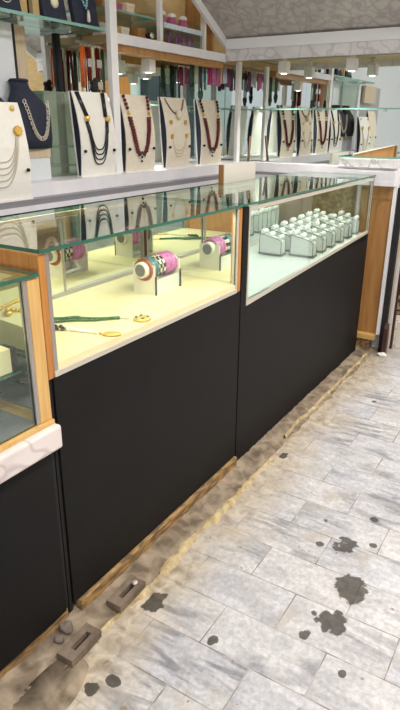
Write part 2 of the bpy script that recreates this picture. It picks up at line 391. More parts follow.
def tag(o, label, cat, group=None):
    o['label'] = label; o['category'] = cat
    if group: o['group'] = group
    return o
def thing(name, label, cat, loc=(0, 0, 0), rz=0, group=None):
    o = bpy.data.objects.new(name, None); COL.objects.link(o); o.location = loc; o.rotation_euler = (0, 0, rz)
    o.empty_display_size = 0.05
    return tag(o, label, cat, group)
def struct(o): o['kind'] = 'structure'; return o
def dup(root, loc, rz=None, label=None, group=None):
    r = root.copy(); COL.objects.link(r); r.location = loc
    if rz is not None: r.rotation_euler = (0, 0, rz)
    if label: r['label'] = label
    if group: r['group'] = group
    for ch in list(root.children):
        c = ch.copy(); COL.objects.link(c); c.parent = r
        for g in list(ch.children):
            d = g.copy(); COL.objects.link(d); d.parent = c
    return r
GL = ['glass', 'glass_edge']

# ------------------------------------------------------------------ the setting
m = MB(); m.box(-4, 8, -3.3, 1.3, -0.06, 0.0); struct(m.build('floor', 'floor'))
m = MB(); m.box(-4, 8, -3.3, 1.3, CEIL, CEIL + 0.05); struct(m.build('ceiling', 'ceiling'))
YM = 1.05      # face of the mirrored back wall
XM = 3.52      # face of the mirrored right wall
m = MB(); m.box(-4, 3.66, YM + 0.01, YM + 0.09, 0, CEIL); struct(m.build('wall_back', 'wall_white'))
m = MB(); m.box(XM + 0.01, XM + 0.09, -0.14, YM + 0.01, 0, CEIL); struct(m.build('wall_right', 'wall_white'))
# opposite side of the lane, seen in the mirrors
m = MB(); m.box(-4, 8, -3.2, -3.1, 0, CEIL); struct(m.build('wall_front', 'teal_wall'))
m = MB(); m.box(7.9, 8.0, -3.1, 1.3, 0, CEIL); struct(m.build('wall_end', 'ceiling'))
# rough cement kerb along the foot of the counters
m = MB(); rows = []
for i in range(0, 451):
    x = 0.35 + i * 0.007; ring = []
    edge = -0.095 + 0.018 * noise.noise((x * 4, 0, 0)) + 0.010 * noise.noise((x * 17, 3, 0))
    for j in range(25):
        t = j / 24; y = 0.06 + (edge - 0.06) * t
        z = 0.020 * (1 - t ** 4) + 0.007 * noise.noise((x * 9, y * 14, 2)) + 0.005 * noise.noise((x * 31, y * 31, 5)) + 0.003 * noise.noise((x * 80, y * 80, 9))
        ring.append((x, y, max(z, 0.001) if j < 24 else -0.002))
    rows.append(ring)
m.loft(rows, cap=False, closed=False); struct(m.build('trim_1', 'concrete'))
m = MB(); rows = []       # ragged dried adhesive along the kerb edge
for i in range(0, 261):
    x = 0.74 + i * 0.0048
    cyy = -0.098 + 0.018 * noise.noise((x * 4, 0, 0)) + 0.010 * noise.noise((x * 17, 3, 0))
    wd = max(0.0015, 0.013 + 0.020 * noise.noise((x * 11, 7, 0)) + 0.016 * noise.noise((x * 47, 1, 0))) * (1.15 if 1.05 < x < 1.8 else 0.55); h = 0.010 + 0.006 * noise.noise((x * 23, 9, 4))
    if 0.80 < x < 1.02: wd *= 0.6
    rows.append([(x, cyy + wd, 0.0), (x, cyy + wd * (0.5 + 0.3 * noise.noise((x * 90, 2, 2))), h * 0.9), (x, cyy + 0.003 * noise.noise((x * 120, 0, 8)), h + 0.004 * noise.noise((x * 150, 1, 1))), (x, cyy - wd * (0.6 + 0.3 * noise.noise((x * 80, 5, 2))), h * 0.8), (x, cyy - wd, -0.001)])
m.loft(rows, cap=False, closed=False); struct(m.build('trim_2', 'foam'))
m = MB(); rows = []       # thin second crack of adhesive farther along
for i in range(0, 90):
    x = 2.15 + i * 0.0135
    cyy = -0.075 + 0.014 * noise.noise((x * 5, 0, 2)) + 0.008 * noise.noise((x * 19, 3, 0)); wd = max(0.001, 0.006 + 0.008 * noise.noise((x * 13, 7, 0)))
    rows.append([(x, cyy + wd, 0.014), (x, cyy, 0.026), (x, cyy - wd, 0.010)])
m.loft(rows, cap=False, closed=False); struct(m.build('trim_3', 'foam'))

# ------------------------------------------------------------------ counters
DEP = 0.43
def counter_common(root, x0, x1, zp0, zp1, z_bot, back=True):
    """black front, carcass sides and back below the glass; zp0/zp1 = panel top at its left and right end"""
    m = MB(); m.prism([(x0, z_bot), (x1, z_bot), (x1, zp1), (x0, zp0)], 0.0, 0.018); m.build('front_panel', 'black_panel', root)
    m = MB(); m.box(x0, x0 + 0.016, 0.018, DEP, z_bot, min(zp0, zp1) - 0.03); m.build('side_panel', 'brown_wood', root)
    m = MB(); m.box(x1 - 0.016, x1, 0.018, DEP, z_bot, min(zp0, zp1) - 0.03); m.build('side_panel', 'brown_wood', root)
    m = MB(); m.box(x0 + 0.016, x1 - 0.016, DEP - 0.016, DEP, z_bot, min(zp0, zp1) - 0.03); m.build('back_panel', 'brown_wood', root)

# --- middle counter
X0, X1 = 0.884, 1.826
c2 = thing('display_counter', 'middle glass-topped display counter with orange wood corner posts and black front', 'display counter', (X0, 0, 0))
def off(o): o.matrix_parent_inverse = Matrix.Translation((-o.parent.location.x, -o.parent.location.y, -o.parent.location.z)); return o
_build = MB.build
def build_abs(self, name, mats, parent=None, loc=None, rot=None):
    o = _build(self, name, mats, parent, loc, rot)
    if parent is not None and parent.get('abs'):
        # vertices given in room coordinates: bring them to the parent's frame
        o.data.transform(Matrix.Translation(-Vector(parent['abs'])))
    return o
MB.build = build_abs
def absroot(o): o['abs'] = list(o.location); return o
def clean_abs():
    for o in bpy.data.objects:
        if 'abs' in o: del o['abs']
absroot(c2)
def sub(m, name, mats, part, root):       # sub-part given in room coordinates
    o = _build(m, name, mats, part); o.data.transform(Matrix.Translation(-Vector(root['abs']))); return o

counter_common(c2, X0 + 0.014, X1, 0.745, 0.745, 0.056)
m = MB(); m.box(X0 + 0.002, X0 + 0.013, 0.006, 0.018, 0.03, 0.75); m.build('dark_joint', 'black_gap', c2)
m = MB(); m.box(X0 + 0.03, X1, -0.012, 0.012, 0.0, 0.056).bevel(0.003); m.build('skirting_board', 'skirt_wood', c2)
m = MB(); m.box(X0 + 0.016, X1 - 0.004, 0.004, DEP, 0.745, 0.772); m.build('display_floor', 'cream_floor', c2)
m = MB(); m.box(X0 + 0.018, X1 - 0.028, -0.003, 0.004, 0.744, 0.757); m.build('bottom_rail', 'pale_metal', c2)
m = MB(); m.box(X0, X0 + 0.021, 0.0, 0.03, 0.742, 1.038).bevel(0.0015, 1); m.build('corner_post', 'orange_wood', c2)
m = MB(); m.box(X0 + 0.0212, X0 + 0.033, 0.001, 0.02, 0.757, 1.038); m.build('glazing_strip', 'grey_metal', c2)
m = MB(); m.box(X1 - 0.022, X1, 0.0, 0.03, 0.742, 1.038).bevel(0.0015, 1); m.build('corner_post', 'orange_wood', c2)
m = MB(); m.box(X1 - 0.030, X1 - 0.0222, 0.001, 0.02, 0.757, 1.038); m.build('glazing_strip', 'pale_metal', c2)
m = MB(); m.box(X0, X0 + 0.014, 0.03, DEP, 0.745, 1.038); m.build('side_wall', 'orange_wood', c2)
m = MB(); m.pane(X0 + 0.033, X1 - 0.030, 0.006, 0.010, 0.757, 1.038); m.build('front_glass', GL, c2)
tp = MB(); tp.pane(X0 + 0.001, X1 - 0.002, -0.006, DEP, 1.0415, 1.050); tp.build('glass_top', GL, c2)
m = MB(); m.box(X0 + 0.014, X0 + 0.50, DEP - 0.018, DEP - 0.014, 0.785, 1.03); mm = m.build('sliding_mirror_door', 'mirror', c2)
m = MB(); m.box(X0 + 0.478, X1 - 0.014, DEP - 0.012, DEP - 0.008, 0.785, 1.03); m.build('sliding_mirror_door', 'mirror', c2)
m = MB(); m.box(X0 + 0.484, X0 + 0.488, DEP - 0.022, DEP - 0.018, 0.785, 1.03); m.build('door_edge', 'grey_metal', c2)
m = MB(); m.box(X0 + 0.014, X1 - 0.014, DEP - 0.022, DEP - 0.002, 0.772, 0.785); m.build('door_track', 'grey_metal', c2)
m = MB(); m.box(X0 + 0.014, X1 - 0.014, DEP - 0.026, DEP, 1.03, 1.039); m.build('back_rail', 'orange_wood', c2)
m = MB(); m.box(X1 - 0.014, X1 - 0.010, 0.032, DEP - 0.03, 0.773, 1.037); m.build('end_mirror', 'mirror', c2)
m = MB(); m.box(X0 + 0.04, X0 + 0.62, DEP - 0.012, DEP - 0.004, 1.0392, 1.0398); m.build('led_strip', 'warm_led', c2)
area_light('led_light', ((X0 + X1) / 2, 0.03, 1.026), (math.radians(25), 0, 0), 0.85, 0.02, 1.6, (1.0, 0.88, 0.62))

# --- right counter
X2, X3 = 1.829, 3.362
c3 = absroot(thing('display_counter', 'long right glass-topped display counter holding rows of white ring stands', 'display counter', (X2, 0, 0)))
counter_common(c3, X2 + 0.006, X3, 0.678, 0.735, 0.008)
m = MB(); m.box(X2, X2 + 0.005, 0.004, 0.018, 0.01, 0.80); m.build('dark_joint', 'black_gap', c3)
m = MB(); m.box(X2 + 0.003, X2 + 0.045, -0.001, 0.03, 0.665, 1.038).bevel(0.0015, 1); m.build('corner_post', 'black_panel', c3)
m = MB(); m.box(X3 - 0.016, X3, 0.0, 0.02, 0.738, 1.038); m.build('corner_post', 'dark_wood', c3)
m = MB(); m.prism([(X2 + 0.045, 0.676), (X3 - 0.016, 0.735), (X3 - 0.016, 0.750), (X2 + 0.045, 0.692)], -0.003, 0.006); m.build('bottom_rail', 'pale_metal', c3)
m = MB(); m.box(X2 + 0.045, X3 - 0.016, -0.002, 0.005, 1.022, 1.036); m.build('top_rail', 'pale_metal', c3)
m = MB(); m.box(X3 - 0.024, X3 - 0.017, -0.002, 0.010, 0.752, 1.022); m.build('glazing_strip', 'pale_metal', c3)
m = MB(); m.box(X2 + 0.046, X2 + 0.056, -0.002, 0.010, 0.694, 1.022); m.build('glazing_strip', 'pale_metal', c3)
m = MB(); m.prism([(X2 + 0.018, 0.665), (X3 - 0.018, 0.712), (X3 - 0.018, 0.735), (X2 + 0.018, 0.688)], 0.02, DEP - 0.02); m.build('display_floor', 'white_floor', c3)
m = MB(); m.pane(X2 + 0.056, X3 - 0.024, 0.000, 0.004, 0.70, 1.022); m.build('front_glass', GL, c3)
m = MB(); m.pane(X2 + 0.001, X3 + 0.004, -0.006, DEP, 1.0415, 1.050); m.build('glass_top', GL, c3)
m = MB(); m.pane(X3 - 0.006, X3 - 0.001, 0.022, DEP - 0.024, 0.74, 1.036); m.build('end_glass', GL, c3)
m = MB(); m.box(X2 + 0.004, X2 + 0.016, 0.032, DEP - 0.01, 0.69, 1.036); m.build('side_wall', 'white_lam', c3)
m = MB(); m.box(X2 + 0.018, X2 + 0.78, DEP - 0.018, DEP - 0.014, 0.74, 1.03); m.build('sliding_mirror_door', 'mirror', c3)
m = MB(); m.box(X2 + 0.76, X3 - 0.018, DEP - 0.012, DEP - 0.008, 0.74, 1.03); m.build('sliding_mirror_door', 'mirror', c3)
m = MB(); m.box(X2 + 0.018, X3 - 0.018, DEP - 0.02, DEP - 0.004, 0.68, 0.738); m.build('door_track', 'pale_metal', c3)
m = MB(); m.box(X2 + 0.016, X3 - 0.016, DEP - 0.026, DEP, 1.03, 1.039); m.build('back_rail', 'pale_metal', c3)
m = MB(); m.pane(X2 + 0.05, X2 + 0.52, 0.22, DEP - 0.03, 0.862, 0.868); m.build('glass_shelf', ['glass', 'teal_edge'], c3)
area_light('case_light', ((X2 + X3) / 2, 0.06, 1.03), (math.radians(15), 0, 0), 1.3, 0.02, 1.5, (0.95, 1.0, 0.97))

# --- left counter
XL = 0.40
XR = 0.880
c1 = absroot(thing('display_counter', 'left display counter, lower, with pale wood post and marbled sill below its glass', 'display counter', (XL, 0, 0)))
m = MB(); m.box(XL, XR - 0.012, 0.0, 0.018, 0.055, 0.5715); m.build('front_panel', 'black_panel', c1)
m = MB(); m.box(XR - 0.0115, XR + 0.002, 0.006, 0.018, 0.055, 0.5715); m.build('dark_joint', 'black_gap', c1)
m = MB(); m.box(XL, XR, 0.008, 0.03, 0.0, 0.055); m.build('skirting_board', 'skirt_wood', c1)
m = MB(); m.box(XL, XR + 0.004, -0.028, 0.0175, 0.572, 0.634).bevel(0.006, 2); m.build('sill', 'sill', c1)
m = MB(); m.box(XL, XR, -0.010, DEP, 0.635, 0.645); m.build('sill_board', 'light_wood', c1)
m = MB(); m.box(XL + 0.002, XR - 0.0375, 0.0065, DEP - 0.018, 0.6452, 0.6475); m.build('dark_floor_sheet', 'grey_strip', c1)  # dark sheet added over the sill board, dimness of the lower case as colour
m = MB(); m.box(XR - 0.036, XR, -0.003, 0.025, 0.645, 0.992).bevel(0.0015, 1); m.build('corner_post', 'light_wood', c1)
m = MB(); m.box(XR - 0.047, XR - 0.0365, -0.002, 0.012, 0.645, 0.992); m.build('glazing_strip', 'grey_metal', c1)
m = MB(); m.box(XR - 0.012, XR, 0.025, DEP, 0.645, 0.992); m.build('side_wall', 'light_wood', c1)
m = MB(); m.pane(XL, XR - 0.047, 0.002, 0.006, 0.645, 0.992); m.build('front_glass', GL, c1)
m = MB(); m.box(XR - 0.016, XR - 0.0125, 0.026, DEP - 0.017, 0.646, 0.99); m.build('end_mirror', 'mirror', c1)
m = MB(); m.pane(XL, XR - 0.004, -0.008, DEP, 0.9945, 1.003); m.build('glass_top', GL, c1)
m = MB(); m.box(XL, XR - 0.0165, DEP - 0.016, DEP - 0.01, 0.646, 0.99); m.build('back_mirror', 'mirror', c1)
m = MB(); m.box(XL, XR, DEP - 0.008, DEP, 0.0, 0.634); m.build('back_panel', 'brown_wood', c1)
m = MB(); m.pane(XL + 0.002, XR - 0.05, 0.03, DEP - 0.03, 0.775, 0.782); m.build('glass_shelf', GL, c1)
for z in (0.700,):
    m = MB(); m.pane(XL + 0.002, XR - 0.05, 0.10, DEP - 0.03, z, z + 0.006); m.build('glass_shelf', GL, c1)
area_light('case_light', (0.64, 0.05, 0.985), (math.radians(20), 0, 0), 0.4, 0.02, 0.30, (1.0, 0.9, 0.66))

# tray with gold jewellery in the left counter
t = absroot(thing('jewellery_tray', 'cream tray with black corner on the shelf inside the left counter', 'tray', (0.66, 0.20, 0.782)))
m = MB(); m.prism([(0.035, 0.783), (0.36, 0.783), (0.36, 0.862), (0.035, 0.838)], XL + 0.01, XR - 0.07, 'yz'); m.build('pad', 'cream_floor', t)
m = MB(); m.box(XR - 0.0695, XR - 0.055, 0.032, 0.07, 0.783, 0.838); m.build('corner_guard', 'blackv', t)
def on_tray(x, y): return 0.838 + (y - 0.035) / 0.325 * 0.024
def gold_strand(name, pts, r, mats, label):
    m = MB(); m.beads([(x, y, on_tray(x, y) + r * 1.02) for x, y in pts], r, step=r * 1.8, mi=0)
    m.ball((pts[-1][0], pts[-1][1], on_tray(*pts[-1]) + r * 1.4), r * 2.0, 0, 8, (1, 1, 0.6))
    return tag(m.build(name, mats), label, 'necklace')
gold_strand('gold_necklace', [(0.62 + 0.01 * i, 0.27 - 0.002 * i) for i in range(16)], 0.005, 'gold', 'gold bead strand lying at the back of the cream tray in left counter')
gold_strand('gold_necklace', [(0.62 + 0.01 * i, 0.20 + 0.02 * math.sin(i)) for i in range(17)], 0.006, 'gold', 'wavy gold bead strand on the cream tray in left counter, nearer the glass')
gold_strand('dark_gold_necklace', [(0.60 + 0.01 * i, 0.14 + 0.012 * math.cos(i * 1.3)) for i in range(18)], 0.005, 'rust', 'dull bronze bead strand at the front of the cream tray in left counter')

# ------------------------------------------------------------------ bracelet stand in the middle counter
SX, SY, SZ = 1.605, 0.205, 0.772
st = absroot(thing('bracelet_stand', 'clear and white bracelet holder with horizontal roll on the cream case floor', 'bracelet stand', (SX, SY, SZ)))
m = MB(); m.box(SX - 0.078, SX - 0.074, SY - 0.045, SY + 0.045, SZ, SZ + 0.10); m.build('end_plate', 'white_card', st)
m = MB(); m.box(SX + 0.066, SX + 0.070, SY - 0.045, SY + 0.045, SZ, SZ + 0.10); m.build('end_plate', 'white_card', st)
m = MB(); m.box(SX - 0.073, SX + 0.065, SY - 0.044, SY - 0.040, SZ, SZ + 0.05); m.box(SX - 0.073, SX + 0.065, SY - 0.04, SY + 0.044, SZ, SZ + 0.004); m.build('front_plate', 'stand_grey', st)
for xx in (-0.0785, 0.0655):
    m = MB(); m.box(SX + xx, SX + xx + 0.005, SY - 0.050, SY - 0.0455, SZ, SZ + 0.062); m.build('dark_edge', 'blackv', st)
RX, RZ = SX, SZ + 0.082
m = MB(); m.lathe([(0.024, -0.098), (0.027, -0.095), (0.027, 0.085), (0.024, 0.088)], (RX, SY, RZ), 24, 'x'); m.build('roll', 'white_card', st)
for sgn in (-1, 1):
    e = -0.0985 if sgn < 0 else 0.0885
    m = MB(); m.lathe([(0.020, -0.0006), (0.020, 0.0006)], (RX + e, SY, RZ), 24, 'x'); m.build('roll_cap', 'trim_grey', st)
BR = [(-0.078, 0.006, 'brick_b', 0, 'brick red bracelet on the roll nearest its left end cap'), (-0.063, 0.0075, 'teal_b', 0, 'slate teal bracelet on the roll beside the brick red one'),
      (-0.046, 0.0075, 'teal_b', 0, 'second slate teal bracelet on the roll, touching the striped one'), (-0.026, 0.0085, 'stripe', 0, 'black and white striped bracelet beside the slate teal ones'),
      (-0.006, 0.0095, 'stripe', 0, 'thicker black and white striped bracelet, beside the magenta ones'), (0.0135, 0.0098, 'magenta', 0, 'magenta bead bracelet next to the striped bracelet'),
      (0.0345, 0.0100, 'magenta', 0, 'magenta bead bracelet in the middle of the magenta ones'), (0.0560, 0.0100, 'magenta', 0, 'magenta bead bracelet at the right end of the roll')]
for dx, r, mt, R_, lab in BR:
    m = MB()
    q_ = 0.0052 if mt != 'magenta' else 0.0062
    m.torus((dx, 0, 0), 0.0274 + q_, q_, 'x', 32, 8, 0, 0.3 if mt != 'stripe' else 0.0, r * 0.97 / q_)
    if mt == 'stripe':
        m.bm.faces.ensure_lookup_table()
        for fi, f in enumerate(m.bm.faces): f.material_index = ((fi // 8) // 2 + (1 if (fi % 8) in (0, 1, 7) else 0)) % 2
    o = m.build('bracelet', ['bead_black', 'pearl'] if mt == 'stripe' else mt); o.location = (RX, SY, RZ); tag(o, lab, 'bracelet', 'bracelets on the roll')

# necklaces lying on the cream floor
def lying(name, pts, r, mt, label, step=None):
    m = MB(); m.beads([(x, y, 0.7722 + r) for x, y in pts], r, step, 0, 6); return m.build(name, mt), label
def cat(p, q, n, wob=0.0, ph=0):
    return [(p[0] + (q[0] - p[0]) * i / n + wob * math.sin(ph + i * 0.9), p[1] + (q[1] - p[1]) * i / n + wob * math.cos(ph + i * 0.7)) for i in range(n + 1)]
g = absroot(thing('green_necklace', 'green bead necklace with round gold pendant lying on the cream case floor', 'necklace', (1.24, 0.15, 0.772)))
m = MB()
for k, (p, q) in enumerate([((1.10, 0.32), (1.268, 0.100)), ((1.085, 0.285), (1.262, 0.092)), ((1.10, 0.325), (1.21, 0.195))]):
    m.beads([(x, y, 0.7722 + 0.0042) for x, y in cat(p, q, 16, 0.003, k)], 0.0042, 0.0068)
m.build('bead_strand', 'bead_green', g)
m = MB(); m.beads([(x, y, 0.7722 + 0.004) for x, y in cat((1.268, 0.097), (1.280, 0.068), 5)], 0.004, 0.008); m.build('spacer_beads', 'bone', g)
m = MB(); m.lathe([(0.012, 0), (0.027, 0.001), (0.025, 0.006), (0.010, 0.009)], (1.297, 0.040, 0.7724), 24); pd = m.build('pendant', 'gold_flat', g)
for i in range(8):
    a = 2 * PI * i / 8
    m = MB(); m.ball((1.297 + 0.017 * math.cos(a), 0.040 + 0.017 * math.sin(a), 0.7815), 0.0045, 0, 8, (1, 1, .6)); sub(m, 'stone', 'bead_green' if i % 2 else 'pearl', pd, g)
wn = absroot(thing('white_necklace', 'white bead necklace with dark segments and oval gold pendant on the cream case floor', 'necklace', (1.10, 0.10, 0.772)))
m = MB(); 
for k in range(3): m.beads([(x, y, 0.7722 + 0.0036) for x, y in cat((1.106 + 0.006 * k, 0.150 + 0.009 * k), (1.129, 0.064), 10, 0.001, k)], 0.0050, 0.0092)
m.build('white_strand', 'ivory', wn)
m = MB()
for k in range(3):
    for j in range(3): m.ball((1.086 + 0.007 * j + 0.006 * k, 0.192 - 0.015 * j + 0.010 * k, 0.7722 + 0.0055), 0.0062, 0, 8, (1, 1, 0.85))
m.build('dark_beads', 'bead_black', wn)
m = MB()
for j in range(5): m.ball((1.0815 + 0.0070 * j, 0.197 - 0.0125 * j, 0.7722 + 0.0035), 0.0035, 0, 6)
m.ball((1.131, 0.055, 0.7765), 0.005, 0, 8, (1, 1, 0.8)); m.build('gold_spacers', 'gold_flat', wn)
m = MB(); m.lathe([(0.008, 0), (0.021, 0.001), (0.019, 0.005), (0.006, 0.007)], (0, 0, 0), 24)
o = _build(m, 'pendant', 'gold_flat', wn); o.data.transform(Matrix.Translation((0.046, -0.072, 0.0005)) @ Matrix.Rotation(-0.95, 4, 'Z') @ Matrix.Diagonal((1.25, 0.85, 1, 1)))

# ------------------------------------------------------------------ ring stands in the right counter
def zfloor3(x): return 0.688 + (x - X2) / (X3 - X2) * 0.047 + 0.0012
def make_ring_stand(label):
    t = thing('ring_stand', label, 'ring stand')
    L = 0.115
    m = MB(); m.prism([(-L / 2, 0.006), (L / 2, 0.006), (L / 2, 0.098), (-L / 2 + 0.012, 0.076), (-L / 2, 0.066)], -0.024, 0.024, 'yz').bevel(0.003, 2); m.build('wedge_body', 'stand_grey', t)
    m = MB(); m.box(-0.028, 0.028, -L / 2 - 0.004, L / 2 + 0.004, 0, 0.006); m.build('base_strip', 'trim_grey', t)
    for sx in (-1, 1):
        c_ = [(sx * 0.0242, y, z) for y, z in ((-L / 2, 0.007), (-L / 2, 0.066), (-L / 2 + 0.012, 0.076), (L / 2, 0.098), (L / 2, 0.007))]
        m = MB(); m.tube(c_, 0.0021, 6); m.build('edge_piping', 'trim_grey', t)
    for y, z in ((-L / 2 + 0.014, 0.086), (0.006, 0.096), (L / 2 - 0.014, 0.107)):
        m = MB(); m.lathe([(0.008, -0.026), (0.011, -0.023), (0.011, 0.023), (0.008, 0.026)], (0, y, z), 14, 'x'); m.build('ring_roll', 'roll', t)
    return t
rs = None
fr = [2.650 + 0.128 * i for i in range(6)]; bk = [2.610 + 0.112 * i for i in range(7)]
idx = 0
rg = None
for row, xs, y in (('front', fr, 0.100), ('back', bk, 0.245)):
    words = ['leftmost', 'second', 'third', 'fourth', 'fifth', 'sixth', 'seventh']
    for i, x in enumerate(xs):
        nm = words[i] if i < len(xs) - 1 else 'rightmost'
        place = 'front row' if row == 'front' else 'back row'
        lab = '%s pale grey wedge ring stand %sin the %s' % (nm, '' if i in (0, len(xs) - 1) else 'from left ', place)
        if rs is None: rs = make_ring_stand(lab); o = rs
        else: o = dup(rs, (0, 0, 0), label=lab)
        o['group'] = 'ring stands in the right counter'
        o.location = (x, y, zfloor3(x) + 0.0025)
        zb = zfloor3(x) + 0.0025
        for dy, dz in ((-0.0435, 0.086), (0.0435, 0.107)):
            if rg is None:
                m = MB(); m.torus((0, 0, 0), 0.0118, 0.0012, 'x', 20, 6); m.ball((0, 0, 0.0145), 0.0035, 0, 6); rg = m.build('ring', 'silver'); r_ = rg
            else:
                r_ = rg.copy(); COL.objects.link(r_)
            r_.location = (x - 0.008, y + dy, zb + dz)
            tag(r_, 'small silver ring on a white roll of a ring stand', 'ring', 'silver rings on the stands')

# ------------------------------------------------------------------ back wall display (W1)
# ledge along the back wall
lg = absroot(thing('display_ledge', 'long white display ledge with grey strip along the back wall under the necklace stands', 'ledge', (2.0, 0.9, 1.0)))
m = MB(); m.box(0.2, 3.372, 0.74, 1.04, 0.998, 1.017); m.build('lip', 'white_lam', lg)
m = MB(); m.box(0.2, 3.372, 0.750, 0.7995, 1.017, 1.038); m.build('grey_strip', 'grey_strip', lg)
m = MB(); m.box(0.2, 3.425, 0.80, 1.045, 1.017, 1.088); m.build('riser', 'white_lam', lg)
cb = absroot(thing('base_cabinet', 'dark brown base cabinet under the back wall ledge', 'cabinet', (1.9, 0.9, 0)))
m = MB(); m.box(0.2, 3.40, 0.95, 1.045, 0.0, 0.995); m.build('carcass', 'dark_wood', cb)
m = MB(); m.box(0.2, 3.372, 0.765, 0.95, 0.97, 0.996); m.build('under_board', 'dark_wood', cb)

# mirrors
o = MB().box(1.852, 2.205, YM - 0.006, YM + 0.008, 1.09, 2.1).build('wall_mirror', 'mirror'); tag(o, 'narrow wall mirror in the back wall left of the white upright', 'mirror')
o = MB().box(2.207, XM - 0.002, YM - 0.006, YM + 0.008, 1.09, 1.628).build('wall_mirror', 'mirror'); tag(o, 'wide wall mirror behind the necklace stands, right of the white upright', 'mirror')
o = MB().box(XM - 0.006, XM + 0.008, -0.13, YM - 0.008, 1.088, 1.655).build('wall_mirror', 'mirror'); tag(o, 'big wall mirror on the right wall under the marbled valance', 'mirror')
# left wall lining
o = MB().box(1.0, 1.765, 0.985, YM + 0.005, 1.09, 1.655).build('wall_panel', 'wall_white'); tag(o, 'pale blue-grey wall panel at far left of the back wall', 'panel')
o = MB().box(1.767, 1.792, 1.0, YM + 0.005, 1.09, 1.655).build('dark_strip', 'blackv'); tag(o, 'dark strip filling the gap between pale panel and beige wood post', 'upright')  # dark of the open gap put in as a black strip
o = MB().box(1.794, 1.850, 1.005, YM + 0.005, 1.09, 1.655).build('wooden_post', 'beige'); tag(o, 'beige wood post on the back wall beside the narrow mirror', 'post')
o = MB().box(2.050, 2.066, 1.028, YM - 0.008, 1.09, 1.655).build('dark_strip', 'blackv'); tag(o, 'dark narrow upright left of the hanging bead strands', 'upright')
# white uprights
o = MB().box(2.171, 2.216, 0.838, 0.862, 1.0885, 2.15).build('upright_post', 'white_metal'); tag(o, 'tall white upright rising between the first two necklace stands', 'upright')
o = MB().box(3.312, 3.350, 0.840, 0.860, 1.0885, 1.640).build('upright_post', 'white_metal'); tag(o, 'white upright in the corner under the shelf end', 'upright')
# upper shelf
us = absroot(thing('wall_shelf', 'white-edged wooden upper shelf on the back wall above the necklace stands', 'shelf', (2.7, 0.95, 1.64)))
m = MB(); m.box(2.217, 3.168, 0.842, 0.856, 1.624, 1.664); m.build('white_edge', 'white_lam', us)
m = MB(); m.box(2.217, XM - 0.01, 0.857, YM - 0.007, 1.630, 1.662); m.build('shelf_board', 'gold_panel', us)
m = MB(); m.box(2.217, 3.168, 0.862, 0.92, 1.595, 1.6295); m.build('under_batten', 'brown_wood', us)
o = MB().box(2.21, XM - 0.0, YM - 0.004, YM + 0.008, 1.663, 2.2).build('back_panel', 'gold_panel'); tag(o, 'golden beige back panel above the white-edged shelf', 'panel')
o = MB().box(3.06, 3.08, 0.87, YM - 0.008, 1.663, 2.1).build('divider_panel', 'brown_wood'); tag(o, 'brown divider panel standing on the upper shelf beside the slanted canopy', 'panel')
o = MB().box(2.985, 3.005, 0.875, 0.90, 1.663, 1.87).build('cream_post', 'white_card'); tag(o, 'cream post on upper shelf at right of the small glass case', 'post')
o = MB().box(2.583, 2.606, 0.875, 0.895, 1.663, 2.2).build('shelf_upright', 'white_metal'); tag(o, 'thin white upright standing on the upper shelf', 'upright')
# glass shelf of the upper right bay
gs = absroot(thing('glass_shelf', 'small glass shelf left of the thin white upright above the white-edged shelf', 'glass shelf', (2.4, 0.96, 1.763)))
MB().pane(2.222, 2.580, 0.90, YM - 0.006, 1.760, 1.768).build('pane', ['glass', 'teal_edge'], gs)
for x in (2.30, 2.566): MB().box(x, x + 0.012, 1.030, 1.036, 1.662, 1.7595).build('bracket', 'silver', gs)
gc = absroot(thing('glass_case', 'small glass case with blue-white shelf band on the upper shelf', 'glass case', (2.80, 0.94, 1.662)))
MB().pane(2.625, 2.975, 0.885, YM - 0.01, 1.742, 1.749).build('middle_shelf', ['glass', 'teal_edge'], gc)
MB().pane(2.625, 2.975, 0.885, 0.889, 1.663, 1.741).build('front_pane', ['glass', 'teal_edge'], gc)
MB().pane(2.621, 2.625, 0.885, YM - 0.01, 1.663, 1.80).build('side_pane', ['glass', 'teal_edge'], gc)
MB().pane(2.975, 2.979, 0.905, YM - 0.01, 1.663, 1.80).build('side_pane', ['glass', 'teal_edge'], gc)
MB().box(2.626, 2.974, 0.881, 0.8845, 1.735, 1.757).build('label_band', 'bluewhite', gc)
jar = None
for i, (x, w_) in enumerate([(2.70, 'leftmost'), (2.79, 'middle'), (2.89, 'rightmost')]):
    if jar is None:
        jar = thing('jar', '', 'jar')
        MB().lathe([(0.020, 0), (0.026, 0.004), (0.026, 0.040), (0.018, 0.050)], n=18).build('body', 'pink', jar)
        MB().lathe([(0.022, 0.0505), (0.024, 0.055), (0.020, 0.066), (0.006, 0.072)], n=18).build('lid', 'tissue', jar)
        o = jar
    else: o = dup(jar, (0, 0, 0))
    o.location = (x, 0.95, 1.7495); o['group'] = 'jars on the small glass case'
    o['label'] = '%s of three small pink jars with white lids on the upper glass case' % w_
pouch = None
for i, (x, w_) in enumerate([(2.735, 'leftmost'), (2.805, 'second'), (2.865, 'third'), (2.925, 'rightmost')]):
    if pouch is None:
        m = MB(); m.loft([[(a * 0.024 * k, b * 0.011 * k2, z) for a, b in [(math.cos(2 * PI * j / 12), math.sin(2 * PI * j / 12)) for j in range(12)]] for k, k2, z in ((0.8, 0.6, 0), (1, 1, 0.015), (0.95, 1, 0.045), (0.5, 0.5, 0.060), (0.85, 0.7, 0.071))])
        pouch = m.build('pouch', 'purple'); o = pouch
    else: o = pouch.copy(); COL.objects.link(o)
    o.location = (x, 0.925, 1.6632); tag(o, '%s purple silk pouch inside the small upper glass case%s' % (w_, '' if i in (0, 3) else ', from left'), 'pouch', 'purple pouches in the glass case')
